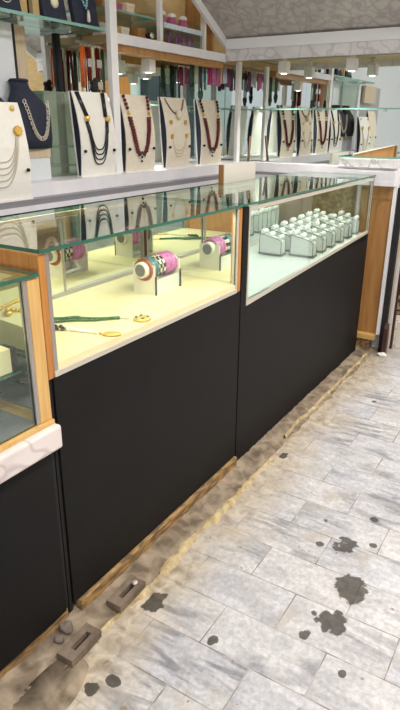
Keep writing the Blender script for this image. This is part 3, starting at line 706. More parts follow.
bx = [(2.265, 1.663, 0.05, 'leftmost cream box on the upper shelf beside the white upright', 'white_card'), (2.335, 1.663, 0.045, 'golden box on the upper shelf between two cream boxes', 'gold_flat'),
      (2.405, 1.663, 0.05, 'cream box on the upper shelf right of the golden box', 'white_card'), (2.53, 1.663, 0.06, 'brown box on the upper shelf beside the thin upright', 'brown_wood'),
      (2.28, 1.7685, 0.04, 'brown box on the small glass shelf, at left', 'brown_wood'), (2.36, 1.7685, 0.035, 'pink box on the small glass shelf, in the middle', 'pink'), (2.45, 1.7685, 0.045, 'cream box on the small glass shelf, at right', 'cream_box')]
for x, z, h, lab, mt in bx:
    b_ = thing('gift_box', lab, 'box', (x, 0.97, z + 0.0004))
    MB().box(-0.028, 0.028, -0.025, 0.025, 0, h * 0.7).build('box_base', mt, b_); MB().box(-0.030, 0.030, -0.027, 0.027, h * 0.7, h).build('lid', mt, b_)
cl = thing('clip_lamp', 'small black clip lamp on the upper shelf edge beside thin upright', 'lamp', (2.485, 0.868, 1.6645))
MB().ball((0, 0, 0.018), 0.018, 0, 12, (1.2, 1, 0.8)).build('lamp_head', 'blackv', cl)
MB().box(-0.014, 0.014, -0.010, 0.012, 0, 0.006).build('clip', 'blackv', cl)
MB().lathe([(0.010, -0.020), (0.012, -0.016), (0.012, -0.01)], (0, 0, 0.018), 14, 'y').build('lens_ring', 'silver', cl)

# ------------------------------------------------------------------ canopy and right wall
def cz(x): return 1.735 + (3.15 - x) * 0.53
def slab_along(xa, za, xb, zb, th): return [(xa, za), (xb, zb), (xb, zb + th), (xa, za + th)]
cn = absroot(thing('canopy', 'sloping grey marbled canopy with white trim above the right wall', 'canopy', (3.15, 0.4, 1.735)))
MB().prism(slab_along(3.168, 1.736, 2.05, cz(2.05) + 0.009, 0.03), -0.215, 0.838).build('marble_slope', 'canopy', cn)
MB().prism([(3.15, 1.700), (3.152, 1.745), (2.05, cz(2.05) + 0.02), (2.05, cz(2.05) - 0.025)], 0.8385, 0.856).build('slanted_trim', 'white_metal', cn)
MB().prism([(3.15, 1.700), (3.152, 1.745), (2.05, cz(2.05) + 0.02), (2.05, cz(2.05) - 0.025)], -0.2325, -0.2155).build('slanted_trim', 'white_metal', cn)
MB().box(3.146, 3.170, -0.215, 0.838, 1.684, 1.735).build('front_trim', 'white_metal', cn)
va = absroot(thing('valance', 'pale marbled valance above the right wall mirror', 'valance', (3.2, 0.4, 1.63)))
MB().box(3.152, 3.168, -0.215, 0.838, 1.628, 1.6835).build('front_board', 'valance', va)
MB().box(3.1685, XM - 0.007, -0.215, 0.838, 1.662, 1.6835).build('under_board', 'gold_panel', va)
MB().box(3.1685, XM - 0.007, -0.2325, -0.2155, 1.62, 1.70).build('end_board', 'white_lam', va)
# spot fixtures
def fixture(loc, label, rz=0):
    t = thing('spotlight', label, 'spotlight', loc, rz, 'spotlights over the displays')
    MB().box(-0.026, 0.026, -0.026, 0.026, -0.062, 0.0).bevel(0.004).build('housing', 'white_metal', t)
    MB().box(-0.010, 0.010, -0.010, 0.010, 0.0005, 0.030).build('stem', 'white_metal', t)
    MB().lathe([(0.016, -0.0635), (0.016, -0.0625)], n=16).build('lens', 'lamp', t)
    l = bpy.data.lights.new('spot_lamp', 'SPOT'); l.energy = 13; l.spot_size = 1.9; l.spot_blend = 0.8; l.color = (1, 0.95, 0.85); l.shadow_soft_size = 0.02
    lo = bpy.data.objects.new('spot_lamp', l); COL.objects.link(lo); lo.parent = t; lo.location = (0, 0, -0.070)
fixture((3.33, 0.563, 1.630), 'white boxy spotlight under the valance, nearer the wall corner')
fixture((3.33, 0.175, 1.630), 'white boxy spotlight under the valance, nearer the right edge')
fixture((2.585, 0.950, 1.599), 'white boxy spotlight under the back wall shelf')
# right wall ledge
rl = absroot(thing('display_ledge', 'white display ledge along the right wall under the big mirror', 'ledge', (3.42, 0.4, 1.0)))
MB().box(3.374, XM + 0.005, -0.105, 1.04, 0.992, 1.016).build('lip', 'white_lam', rl)
MB().box(3.382, 3.4275, 0.24, 0.79, 1.0165, 1.034).build('grey_strip', 'grey_strip', rl)
MB().box(3.428, XM - 0.007, -0.105, 0.799, 1.0165, 1.084).build('riser', 'white_lam', rl)
MB().box(3.376, 3.4275, -0.105, 0.232, 1.0165, 1.070).build('fascia', 'white_lam', rl)
sl = absroot(thing('marble_slab', 'white veined marble slab with a glass sheet on the right wall ledge', 'slab', (3.46, 0.05, 1.0845)))
m = MB(); rows = []
for i in range(25):
    y = 0.225 - i * 0.0137; w1 = 0.004 * noise.noise((y * 30, 1, 0)); w2 = 0.004 * noise.noise((y * 25, 5, 0))
    rows.append([(3.400 + w1, y, 1.0848 if True else 0), (3.400 + w2, y, 1.128), (3.500, y, 1.130), (3.500, y, 1.0848)])
m.loft(rows, smooth=False); m.build('slab_body', 'slab', sl)
MB().pane(3.396, 3.508, -0.104, 0.228, 1.1335, 1.1415).build('glass_sheet', ['glass', 'teal_edge'], sl)
wd = absroot(thing('wedge_rack', 'sloped wooden rack with white top edge on the marble slab', 'rack', (3.49, 0.05, 1.1418)))
MB().prism([(0.165, 1.1418), (-0.055, 1.1418), (-0.055, 1.198), (0.165, 1.146)], 3.470, 3.490, 'yz').build('side_board', 'brown_wood', wd)
MB().prism([(0.168, 1.1465), (-0.055, 1.1985), (-0.055, 1.2045), (0.168, 1.1525)], 3.464, 3.495, 'yz').build('top_edge', 'white_card', wd)
# glass shelves on the mirrors
g1 = absroot(thing('glass_shelf', 'long glass shelf with teal edge across the right wall mirror', 'glass shelf', (3.46, 0.4, 1.388)))
MB().pane(3.455, XM - 0.007, -0.10, 0.83, 1.384, 1.392).build('pane', ['glass', 'teal_edge'], g1)
for y in (0.02, 0.40, 0.78): MB().box(3.495, XM - 0.0068, y, y + 0.012, 1.374, 1.3838).build('bracket', 'silver', g1)
g2 = absroot(thing('glass_shelf', 'glass shelf with teal edge behind the necklace stands on the back wall', 'glass shelf', (2.9, 1.0, 1.392)))
MB().pane(2.45, 3.43, 0.965, YM - 0.007, 1.388, 1.395).build('pane', ['glass', 'teal_edge'], g2)
for x in (2.5, 2.95, 3.38): MB().box(x, x + 0.012, 1.02, YM - 0.0068, 1.378, 1.3878).build('bracket', 'silver', g2)
gp = absroot(thing('glass_shelf', 'green tinted glass shelf unit behind the navy bust', 'glass shelf', (1.96, 0.98, 1.088)))
MB().pane(1.870, 2.046, 0.950, 0.955, 1.0885, 1.425).build('front_pane', ['glass_green', 'teal_edge'], gp)
MB().pane(1.870, 2.046, 0.956, 1.026, 1.205, 1.211).build('shelf_pane', ['glass', 'teal_edge'], gp)
MB().pane(1.870, 2.046, 0.956, 1.026, 1.128, 1.134).build('shelf_pane', ['glass', 'teal_edge'], gp)
MB().pane(1.870, 2.046, 0.956, 1.026, 1.419, 1.425).build('top_pane', ['glass', 'teal_edge'], gp)
# base below the right ledge
bc = absroot(thing('base_cabinet', 'brown wooden base panel with white edge post below the right wall ledge', 'cabinet', (3.46, 0.1, 0)))
MB().box(3.455, 3.475, -0.090, 0.94, 0.115, 0.985).build('front_panel', 'brown_wood', bc)
MB().box(3.448, 3.4545, -0.090, 0.94, 0.915, 0.991).build('top_rail', 'brown_wood', bc)
MB().box(3.442, 3.475, -0.110, -0.0905, 0.115, 0.991).build('edge_post', 'white_metal', bc)
MB().box(3.41, 3.475, -0.09, 0.5, 0.085, 0.1145).build('plinth_board', 'light_wood', bc)
MB().box(3.43, 3.475, -0.06, 0.5, 0.0, 0.0845).build('plinth', 'skirt_wood', bc)
o = MB().box(3.455, 3.50, -0.142, -0.1115, 0.0, 0.98).build('black_post', 'blackv'); tag(o, 'black post beside the white-edged brown panel at right', 'post')
o = MB().box(3.49, 3.50, -0.150, -0.1425, 0.05, 0.98).build('trim_strip', 'beige'); tag(o, 'thin olive strip along the black post at right', 'strip')
hc = absroot(thing('hanging_cloth', 'mottled brown cloth hanging past the black post at right edge', 'cloth', (3.6, -0.25, 0.2)))
m = MB(); rows = []
for i in range(16):
    z = 0.22 + 0.05 * i
    rows.append([(3.56 + 0.012 * math.sin(j * 1.1 + i * 0.2), -0.16 - 0.02 * j, z) for j in range(14)] + [(3.575 + 0.012 * math.sin(j * 1.1 + i * 0.2), -0.16 - 0.02 * j, z) for j in range(13, -1, -1)])
m.loft(rows); m.build('cloth_fold', 'mottled', hc)
MB().box(3.556, 3.60, -0.43, -0.155, 1.021, 1.04).build('hanging_rail', 'grey_metal', hc)
MB().box(3.556, 3.58, -0.168, -0.155, 0.0, 1.0205).build('rail_leg', 'dark_wood', hc); MB().box(3.57, 3.59, -0.43, -0.415, 0.0, 1.0205).build('rail_leg', 'dark_wood', hc)
o = MB().box(3.585, 3.61, -0.36, -0.18, 0.03, 0.205).bevel(0.004).build('white_board', 'white_card'); o.location.z = -0.03; tag(o, 'pale board standing on the floor below the mottled cloth', 'board')
# scrap wood upright at the foot
m = MB(); m.prism([(-0.02, 0), (0.022, 0), (0.018, 0.14), (0.006, 0.20), (-0.016, 0.17)], -0.012, 0.012); o = m.build('wood_scrap', 'dark_wood', loc=(3.43, -0.155, 0)); tag(o, 'dark charred wood scrap leaning at the foot of the black post', 'scrap wood')
# crumpled paper
m = MB(); bmesh.ops.create_icosphere(m.bm, subdivisions=3, radius=0.024)
for v in m.bm.verts:
    n_ = noise.noise(v.co * 60) * 0.35 + noise.noise(v.co * 140) * 0.2; v.co *= 1 + n_; v.co.z = max(v.co.z * 0.6, -0.010)
o = m.build('crumpled_paper', 'tissue', loc=(3.40, -0.155, 0.0095)); tag(o, 'crumpled white paper on the floor by the black post', 'paper')

# ------------------------------------------------------------------ necklace stands (W1)
PROF = [(0, 0.0), (0.06, -0.006), (0.12, -0.009), (0.18, -0.006), (0.24, 0.004), (0.30, 0.019), (0.33, 0.029)]
def py(z, H=0.33):
    z = z * 0.33 / H
    for (a, b), (c, d) in zip(PROF, PROF[1:]):
        if z <= c: return b + (d - b) * (z - a) / (c - a)
    return PROF[-1][1]
def make_bust(label, W, loc, mt, H=0.33, peg=True, group='necklace stands on the back wall ledge', wt=None):
    t = thing('necklace_stand', label, 'necklace stand', loc, 0, group)
    zs = [H * k / 22 for k in range(23)]
    wt = wt or W
    m = MB(); rows = []
    for z in zs:
        hw = (W + (wt - W) * z / H) / 2; y = py(z, H); rows.append([(-hw, y, z + 0.007), (hw, y, z + 0.007), (hw, y + 0.004, z + 0.007), (-hw, y + 0.004, z + 0.007)])
    m.loft(rows, smooth=False); m.build('front_panel', mt, t)
    m = MB(); rows = []
    for z in zs:
        hw = (W + (wt - W) * z / H) / 2 - 0.002; y = py(z, H) + 0.0042; yb = max(0.016 + 0.024 * z / H, y + 0.003); rows.append([(-hw, y, z + 0.0072), (hw, y, z + 0.0072), (hw, yb, z + 0.0072), (-hw, yb, z + 0.0072)])
    m.loft(rows, smooth=False); m.build('side_lining', 'navy', t)
    m = MB(); rows = []
    for z in (0, H):
        hw = (W + (wt - W) * z / H) / 2 + 0.002; yb = 0.0165 + 0.0245 * z / H + 0.0003; rows.append([(-hw, yb, z + 0.0072), (hw, yb, z + 0.0072), (hw, yb + 0.004, z + 0.0072), (-hw, yb + 0.004, z + 0.0072)])
    m.loft(rows, smooth=False); m.build('back_board', 'bust_white', t)
    m = MB(); m.box(-W / 2 - 0.004, W / 2 + 0.002, -0.006, 0.026, 0, 0.0068); m.build('base_plate', 'bust_white', t)
    if peg:
        for sx in (-1, 1):
            z = 0.098; m = MB(); m.lathe([(0.004, -0.012), (0.0065, -0.010), (0.0065, -0.004), (0.003, 0.0)], (sx * (W / 2 - 0.018), py(z, H), z + 0.007), 10, 'y'); m.build('peg', 'blackv', t)
    return t
def drape(H, pts, lift):      # points (x,z) in front of the panel, lifted off its surface
    return [(x, py(z, H) - lift, z + 0.007) for x, z in pts]
def ucurve(hw_top, z_top, hw_bot, z_bot, n=26, cx=0.0, power=2.4):
    out = []
    for i in range(n + 1):
        t = -1 + 2 * i / n
        z = z_bot + (z_top - z_bot) * abs(t) ** power
        hw = hw_top; out.append((cx + hw * math.copysign(abs(t) ** 0.75, t), z))
    return out
LZ = 1.0884
B1 = make_bust('white necklace stand left of the tall white upright, with black cords', 0.222, (2.046, 0.832, LZ), 'bust_white')
B2 = make_bust('cream necklace stand just right of the tall white upright, with dark red beads', 0.222, (2.344, 0.832, LZ), 'bust')
B3 = make_bust('cream necklace stand with pale bone necklace, third from the left', 0.216, (2.665, 0.832, LZ), 'bust')
B4 = make_bust('cream necklace stand with red and black beads, nearest the corner upright', 0.222, (2.995, 0.832, LZ), 'bust')
BB = make_bust('large white necklace stand at the left edge with pearl strands', 0.27, (1.452, 0.766, 1.0384), 'bust_white', 0.325)
def hang(name, B, label, parts):
    """necklace hung on a stand: parts = [(part name, material, builder)]"""
    t = thing(name, label, 'necklace', tuple(B.location))
    for nm, mt, fn in parts:
        m = MB(); fn(m); _build(m, nm, mt, t)
    return t
def k1(m, sides=(-1, 1)):
    for sx in sides:
        for k in range(3):
            m.tube(drape(0.33, [(sx * (0.082 - 0.008 * k) + (-0.012 if sx < 0 else 0.0), 0.328), (sx * (0.066 - 0.007 * k), 0.235)], 0.0045), 0.0042, 6)
        for k in range(3): m.tube(drape(0.33, [(sx * (0.070 - 0.006 * k), 0.218), (sx * (0.062 - 0.007 * k), 0.17)], 0.004), 0.0032, 6)
def k1b(m):
    for k in range(4): m.tube(drape(0.33, ucurve(0.064 - 0.004 * k, 0.20, 0, 0.105 - 0.02 * (3 - k) - 0.002, 30), 0.0042), 0.0026, 6)
def k1c(m, sides):
    for sx in sides: m.lathe([(0.008, -0.011), (0.011, -0.007), (0.011, 0.007), (0.008, 0.011)], (sx * 0.066, py(0.225) - 0.010, 0.232), 12)
hang('black_cord_necklace', B1, 'black multi-strand cord necklace with gold rings on the white stand', [('upper_cord', 'bead_black', lambda m: k1(m, (-1,))), ('upper_cord', 'bead_black', lambda m: k1(m, (1,))), ('lower_strands', 'bead_black', k1b), ('gold_ring', 'gold', lambda m: k1c(m, (-1,))), ('gold_ring', 'gold', lambda m: k1c(m, (1,)))])
def vstrand(m, x_top, z_top, z_bot, r, n=3, cx=0.0, sp_=0.007, z_stop=None, step=None, sides=(-1, 1)):
    for sx in sides:
        for k in range(n):
            xt = x_top - sp_ * k
            pts = [(cx + sx * (xt * (1 - t) ** 0.5 + 0.004), z_top + (z_bot + 0.012 * k - z_top) * t) for t in [i / 28 for i in range(29)]]
            if z_stop: pts = [p for p in pts if z_stop[0] <= p[1] <= z_stop[1]]
            if len(pts) > 1: m.beads(drape(0.33, pts, r * 1.05), r, step, 0, 6)
def red_parts(alt):
    out = []
    for sd in ((-1,), (1,)):
        out += [('red_beads', 'bead_red', lambda m, sd=sd: vstrand(m, 0.092, 0.322, 0.045, 0.0064, 3, sp_=0.0095, z_stop=(0.065, 0.235), sides=sd)),
                ('gold_beads', 'gold', lambda m, sd=sd: vstrand(m, 0.084, 0.322, 0.05, 0.0085, 1, z_stop=(0.235, 0.262), sides=sd)),
                ('upper_beads', 'bead_black' if alt else 'bead_red', lambda m, sd=sd: vstrand(m, 0.084, 0.322, 0.05, 0.0085, 1, z_stop=(0.262, 0.33), sides=sd))]
    return out + [('drop_beads', 'bead_black', lambda m: [m.ball((x, py(z) - 0.006, z + 0.007), 0.0055, 0, 8) for x, z in ((0, 0.082), (-0.012, 0.072), (0.012, 0.072), (0, 0.060), (0, 0.042))]),
            ('silver_links', 'silver', lambda m: vstrand(m, 0.06, 0.17, 0.045, 0.003, 1, z_stop=(0.05, 0.14), sides=(-1,))),
            ('silver_links', 'silver', lambda m: vstrand(m, 0.06, 0.17, 0.045, 0.003, 1, z_stop=(0.05, 0.14), sides=(1,)))]
hang('red_bead_necklace', B2, 'dark red bead necklace with gold sections on the stand right of the tall upright', red_parts(False))
hang('red_bead_necklace', B4, 'dark red bead necklace with black upper beads on the stand nearest the corner', red_parts(True))
def b3a(m): vstrand(m, 0.078, 0.322, 0.255, 0.0045, 1, z_stop=(0.2, 0.33))
def b3b(m): 
    m.lathe([(0.004, 0.02), (0.016, 0.01), (0.014, -0.012), (0.004, -0.028)], (0, py(0.25) - 0.012, 0.262), 12)
def b3c(m):
    for sx in (-1, 1):
        for z in (0.215, 0.150): m.lathe([(0.012, -0.006), (0.010, -0.001), (0.004, 0.0)], (sx * 0.066, py(z) - 0.0005, z + 0.007), 12, 'y')
def b3d(m):
    for k in range(3): m.beads(drape(0.33, ucurve(0.060, 0.14, 0, 0.05 + 0.016 * k, 30), 0.003), 0.0028, 0.007)
hang('bone_necklace', B3, 'pale bone necklace with pendant and small gold flowers on the third stand', [('chain', 'rust', b3a), ('pendant', 'bone', b3b), ('gold_flowers', 'gold', b3c), ('bone_strands', 'bone', b3d)])
def bba(m):
    for k in range(5): m.beads(drape(0.325, ucurve(0.100 - 0.002 * k, 0.235 - 0.0 * k, 0, 0.045 + 0.021 * k, 60, 0.0, 2.0 + 0.12 * k), 0.0026), 0.0029, 0.0064)
def bbb(m, sides):
    for sx in sides:
        c = (sx * 0.096, py(0.23, 0.325) - 0.005, 0.238)
        m.lathe([(0.018, 0.0), (0.016, -0.005), (0.006, -0.009)], c, 20, 'y')
        for i in range(8): m.ball((c[0] + 0.013 * math.cos(i * PI / 4), c[1] - 0.005, c[2] + 0.013 * math.sin(i * PI / 4)), 0.0055, 0, 6)
def bbc(m, sides):
    for sx in sides: m.ball((sx * 0.098, py(0.305, 0.325) - 0.005, 0.312), 0.010, 0, 8, (1, 0.6, 1))
hang('pearl_necklace', BB, 'five-strand pearl necklace with gold flower clasps on the large left stand', [('pearl_strands', 'pearl', bba), ('gold_flower', 'gold_flat', lambda m: bbb(m, (-1,))), ('gold_flower', 'gold_flat', lambda m: bbb(m, (1,))), ('gold_stud', 'gold_flat', lambda m: bbc(m, (-1,))), ('gold_stud', 'gold_flat', lambda m: bbc(m, (1,)))])

# left end of the back wall, seen in the big mirror
o = MB().pane(1.20, 1.60, 0.955, 0.960, 1.43, 1.655).build('glass_shelf', ['glass_green', 'teal_edge']); o['abs'] = None; del o['abs']; tag(o, 'green tinted glass shelf front past the left edge, seen in the big mirror', 'glass shelf')
o = MB().box(1.13, 1.17, 0.95, 0.975, 1.09, 1.655).build('upright_post', 'white_metal'); tag(o, 'white upright past the left edge, seen in the big mirror', 'upright')
o = MB().box(0.62, 0.98, 0.95, 0.98, 1.50, 1.655).build('wall_board', 'beige'); tag(o, 'brownish board past the left edge, seen in the big mirror', 'board')
o = MB().box(0.35, 0.99, 0.99, 1.05, 1.09, 1.655).build('wall_panel', 'grey_metal'); tag(o, 'grey panel past the left edge, seen in the big mirror', 'panel')
B6 = make_bust('plain necklace stand past the left edge, far from the tall upright', 0.222, (1.02, 0.832, LZ), 'bust')
# navy and black neck busts on small boxes
def neck_bust(name, loc, mt, label, s=1.0, rz=0.0):
    t = thing(name, label, 'bust', loc, rz)
    R = [(0.085, 0.020, 0.0, 0.0), (0.092, 0.028, 0.04, 0.002), (0.100, 0.036, 0.10, 0.012), (0.100, 0.042, 0.135, 0.022), (0.080, 0.042, 0.165, 0.034), (0.052, 0.036, 0.188, 0.045), (0.036, 0.030, 0.208, 0.053), (0.034, 0.029, 0.228, 0.058)]
    m = MB(); rings = []
    for rx, ry, z, yo in R: rings.append([(s * rx * math.cos(2 * PI * k / 28), s * (ry * math.sin(2 * PI * k / 28) + yo), s * z) for k in range(28)])
    m.loft(rings); m.build('torso', mt, t)
    MB().lathe([(0.034 * s, 0.0), (0.036 * s, 0.004), (0.030 * s, 0.010), (0.004, 0.012)], (0, 0.058 * s, 0.2285 * s), 24).build('neck_cap', mt, t)
    return t
NB = neck_bust('neck_bust', (1.752, 0.890, 1.2085), 'navy', 'navy velvet neck bust wearing a link chain', 1.06, 0.12)
BK = neck_bust('neck_bust', (1.525, 0.880, 1.2085), 'blackv', 'black velvet neck bust behind the large white stand', 1.06, -0.1)
def chain_pts(s):
    out = []
    for i in range(33):
        t = -1 + 2 * i / 32; x = 0.062 * math.copysign(abs(t) ** 0.6, t); z = 0.035 + 0.125 * abs(t) ** 1.5
        rx, ry, yo = 0.095, 0.022 + 0.16 * min(z, 0.13), 0.17 * z
        ysurf = yo - ry * math.sqrt(max(0.02, 1 - (x / rx) ** 2)); out.append((s * x, s * (ysurf - 0.008), s * z))
    return out
t = thing('chain_necklace', 'silver-gold link chain hanging on the navy neck bust', 'necklace', tuple(NB.location), 0.12)
m = MB()
pts = chain_pts(1.06)
for i, p in enumerate(pts): m.torus(p, 0.0072, 0.0022, 'y' if i % 2 else 'x', 12, 5)
_build(m, 'links', 'pearl', t)
for x, mt, lab in ((1.752, 'cream_box', 'grey box with beige lid on the ledge under the navy neck bust'), (1.520, 'white_card', 'grey box with beige lid on the ledge under the black neck bust')):
    b_ = thing('riser_box', lab, 'box', (x, 0.915, LZ))
    MB().box(-0.06, 0.060, -0.030, 0.04, 0.0, 0.085).build('box_base', 'wall_white', b_); MB().box(-0.063, 0.063, -0.033, 0.043, 0.0855, 0.119).build('lid', 'beige', b_)

# ------------------------------------------------------------------ upper left bay: glass shelf and navy boards
ug = absroot(thing('glass_shelf', 'thick green-edged glass shelf carrying the navy boards at top left', 'glass shelf', (1.7, 0.95, 1.66)))
MB().pane(1.0, 2.168, 0.862, YM - 0.008, 1.664, 1.675).build('pane', ['glass', 'teal_edge'], ug)
for x in (1.20, 1.778, 2.052): MB().box(x, x + 0.012, 0.96, YM - 0.0085, 1.652, 1.6635).build('bracket', 'silver', ug)
def navy_board(x, wdt, label, wood=None):
    t = thing('display_board', label, 'display board', (x, 0.885, 1.6755), 0, 'navy boards on the top left glass shelf')
    MB().prism([(0, 0), (0.02, 0), (0.075, 0.30), (0.055, 0.30)], -wdt / 2, wdt / 2, 'yz').build('board', 'navy', t)
    MB().box(-wdt / 2, wdt / 2, 0.0205, 0.07, 0.0, 0.008).build('foot', 'blackv', t)
    return t
n1 = navy_board(1.665, 0.135, 'navy velvet board with silver hoop chain at top left')
n2 = navy_board(1.905, 0.125, 'navy velvet board with round pale pendant on the top glass shelf')
n3 = navy_board(2.085, 0.145, 'navy velvet board with turquoise necklace beside the white upright')
def yb(z): return 0.055 * z / 0.30
for x in (1.765, 1.823):
    pass
wb = None
for x, lab in ((1.758, 'thin golden wood stand between the two left navy boards, nearer the left'), (1.818, 'thin golden wood stand left of the pendant board')):
    w_ = thing('wooden_stand', lab, 'stand', (x, 0.90, 1.6755), 0, 'golden wood stands on the top glass shelf')
    MB().box(-0.016, 0.016, 0.0, 0.02, 0.006, 0.25).build('upright', 'gold_panel', w_); MB().box(-0.020, 0.020, -0.006, 0.045, 0, 0.006).build('foot', 'brown_wood', w_)
def on_board(pts, lift): return [(x, yb(z) - lift, z) for x, z in pts]
t = thing('turquoise_necklace', 'turquoise and white bead necklace with white drop on the navy board', 'necklace', tuple(n3.location))
m = MB()
for sx in (-1, 1): m.beads(on_board([(sx * 0.052 * (i / 12) ** 0.8, 0.065 + 0.20 * (i / 12) ** 1.15) for i in range(13)], 0.007), 0.0055, 0.0112)
_build(m, 'bead_strand', 'bead_turq', t)
m = MB(); m.lathe([(0.002, 0.0), (0.008, 0.004), (0.007, 0.03), (0.003, 0.045)], (0, yb(0.03) - 0.012, 0.012), 12); _build(m, 'drop', 'pearl', t)
t = thing('hoop_chain', 'silver hoop chain on the leftmost navy board', 'necklace', tuple(n1.location))
m = MB(); m.tube(on_board([(0.03 * math.cos(a), 0.055 + 0.03 * math.sin(a)) for a in [i * PI / 12 for i in range(25)]], 0.004), 0.0028, 6); _build(m, 'hoop', 'silver', t)
m = MB(); m.tube(on_board([(-0.03, 0.07), (-0.04, 0.25)], 0.004), 0.002, 6); m.tube(on_board([(0.03, 0.07), (0.04, 0.25)], 0.004), 0.002, 6); _build(m, 'chain', 'silver', t)
t = thing('pendant_necklace', 'round pale pendant on a dark cord on the middle navy board', 'necklace', tuple(n2.location))
m = MB(); m.lathe([(0.020, 0.0), (0.018, -0.006), (0.006, -0.010)], (0.005, yb(0.06) - 0.0015, 0.06), 20, 'y'); _build(m, 'disc', 'bone', t)
m = MB(); m.tube(on_board([(0.005, 0.078), (-0.03, 0.25)], 0.004), 0.002, 6); m.tube(on_board([(0.005, 0.078), (0.04, 0.25)], 0.004), 0.002, 6); _build(m, 'cord', 'bead_black', t)

# ------------------------------------------------------------------ hanging strands
def strand_bundle(name, x, y, z_top, L, wdt, mt, label, group, n=5, card=None, tassel=False, seed=0):
    rnd = random.Random(seed)
    t = thing(name, label, 'bead strands', (x, y, z_top), 0, group)
    m = MB()
    for k in range(n):
        xx = -wdt / 2 + wdt * (k + 0.5) / n; yy = rnd.uniform(-0.006, 0.006); l = L * rnd.uniform(0.92, 1.0)
        m.tube([(xx * 0.7, yy * 0.5, 0), (xx, yy, -l * 0.4), (xx * 1.05, yy, -l)], [wdt / n * 0.55] * 3, 6)
    m.build('strands', mt, t)
    MB().tube([(0, 0, 0.0), (0, 0, 0.009)], 0.0035, 6).build('hook', 'silver', t)
    if card:
        for z in card:
            c = MB().box(-0.016, 0.016, -0.012, -0.0095, z - 0.016, z + 0.016).build('card', 'silver', t)
    if tassel:
        m = MB(); m.tube([(0, 0, -L * 0.95), (0, 0, -L - 0.01), (0, 0, -L - 0.05)], [wdt * 0.32, wdt * 0.42, wdt * 0.18], 8); m.build('tassel', 'dkgreen', t)
    return t
ZT = 1.6195
rail = MB().box(2.088, 2.305, 0.955, 0.965, 1.6195, 1.6295).build('hook_rail', 'silver'); tag(rail, 'thin metal hook rail on the back wall behind the tall white upright', 'rail')
G = 'bead strands hung left of the tall white upright'
strand_bundle('bead_strand', 2.122, 0.960, ZT - 0.01, 0.165, 0.034, 'orange', 'orange bead strands hanging left of the tall white upright', G, 5, None, False, 1)
strand_bundle('bead_strand', 2.160, 0.960, ZT - 0.01, 0.18, 0.036, 'bead_red', 'dark red bead strands beside the orange ones, with silver tag cards', G, 5, (-0.062, -0.150), False, 2)
strand_bundle('bead_strand', 2.190, 0.960, ZT - 0.01, 0.19, 0.016, 'bone', 'pale cream strand between the two dark red bundles', G, 2, None, False, 3)
strand_bundle('bead_strand', 2.220, 0.960, ZT - 0.01, 0.18, 0.036, 'bead_red', 'dark red bead strands right of the pale cream strand, with silver tag cards', G, 5, (-0.062, -0.150), False, 4)
strand_bundle('bead_strand', 2.255, 0.960, ZT - 0.01, 0.18, 0.022, 'dkgreen', 'dark green strands between the dark red and pale green ones', G, 3, None, False, 5)
strand_bundle('bead_strand', 2.284, 0.960, ZT - 0.01, 0.13, 0.026, 'palegreen', 'pale green strands closest to the tall white upright', G, 4, None, False, 6)
o = MB(); o.ball((0, 0, 0.02), 0.022, 0, 12, (1, 0.7, 1.1)); o.ball((0.01, 0, 0.047), 0.014, 0, 10, (1, 0.8, 1)); o.ball((-0.012, 0, 0.040), 0.012, 0, 10)
o = o.build('black_flower', 'blackv', loc=(2.128, 0.905, 1.4265)); tag(o, 'small black cloth flower on top of the white necklace stand', 'flower')
rail = MB().box(2.95, 3.46, 0.942, 0.952, 1.6195, 1.6295).build('hook_rail', 'brown_wood'); tag(rail, 'thin wooden hook rail under the white-edged shelf by the corner', 'rail')
G = 'tasselled strands hung by the corner'
cols = [(2.975, 'dkgreen', 0.12, 0.040, 'dark green tassel strands, leftmost under the shelf by the corner'), (3.022, 'palegreen', 0.10, 0.030, 'pale green strands beside the leftmost dark green tassels'),
        (3.065, 'dkgreen', 0.14, 0.040, 'long dark green tassel strands under the shelf, right of the pale green ones'), (3.108, 'teal_b', 0.09, 0.030, 'slate blue strands between dark green and crimson ones'),
        (3.160, 'crimson', 0.10, 0.050, 'crimson strands under the shelf near the corner'), (3.212, 'magenta', 0.095, 0.042, 'magenta strands right of the crimson ones'),
        (3.257, 'pink', 0.105, 0.036, 'pink strands between magenta and cream ones'), (3.295, 'bone', 0.09, 0.026, 'cream strands right of the pink ones'),
        (3.335, 'bluewhite', 0.085, 0.040, 'pale blue and white strands near the corner'), (3.382, 'purple', 0.10, 0.040, 'dark purple strands closest to the corner'), (3.425, 'dkgreen', 0.11, 0.030, 'dark green strands closest to the right wall mirror')]
for i, (x, mt, L_, wd_, lab) in enumerate(cols):
    strand_bundle('tassel_strand', x, 0.947, 1.6095, L_, wd_, mt, lab, G, 5, None, mt == 'dkgreen' and x < 3.1, 10 + i)

# stick leaning in the corner
m = MB(); m.tube([(3.368, 0.790, 1.0440), (3.408, 0.800, 1.235)], 0.0075, 8); o = m.build('wooden_stick', 'stick'); tag(o, 'brown stick leaning in the corner of the white ledge', 'stick')

# chair behind the counters, its back rising past the glass top
ch = absroot(thing('chair', 'cream-backed chair standing behind the glass counters', 'chair', (2.70, 0.6, 0)))
MB().box(2.590, 2.935, 0.515, 0.535, 0.78, 1.122).bevel(0.004).build('backrest', 'white_card', ch)
MB().box(2.581, 2.589, 0.512, 0.538, 0.50, 1.120).build('back_edge', 'brown_wood', ch)
MB().box(2.936, 2.944, 0.512, 0.538, 0.50, 1.0).build('back_edge', 'brown_wood', ch)
MB().box(2.58, 2.943, 0.54, 0.90, 0.44, 0.49).bevel(0.008).build('seat', 'white_card', ch)
for x in (2.584, 2.912):
    MB().box(x, x + 0.025, 0.512, 0.5385, 0.0, 0.499 if x < 2.7 else 0.499).build('leg', 'brown_wood', ch)
    MB().box(x, x + 0.025, 0.865, 0.89, 0.0, 0.439).build('leg', 'brown_wood', ch)

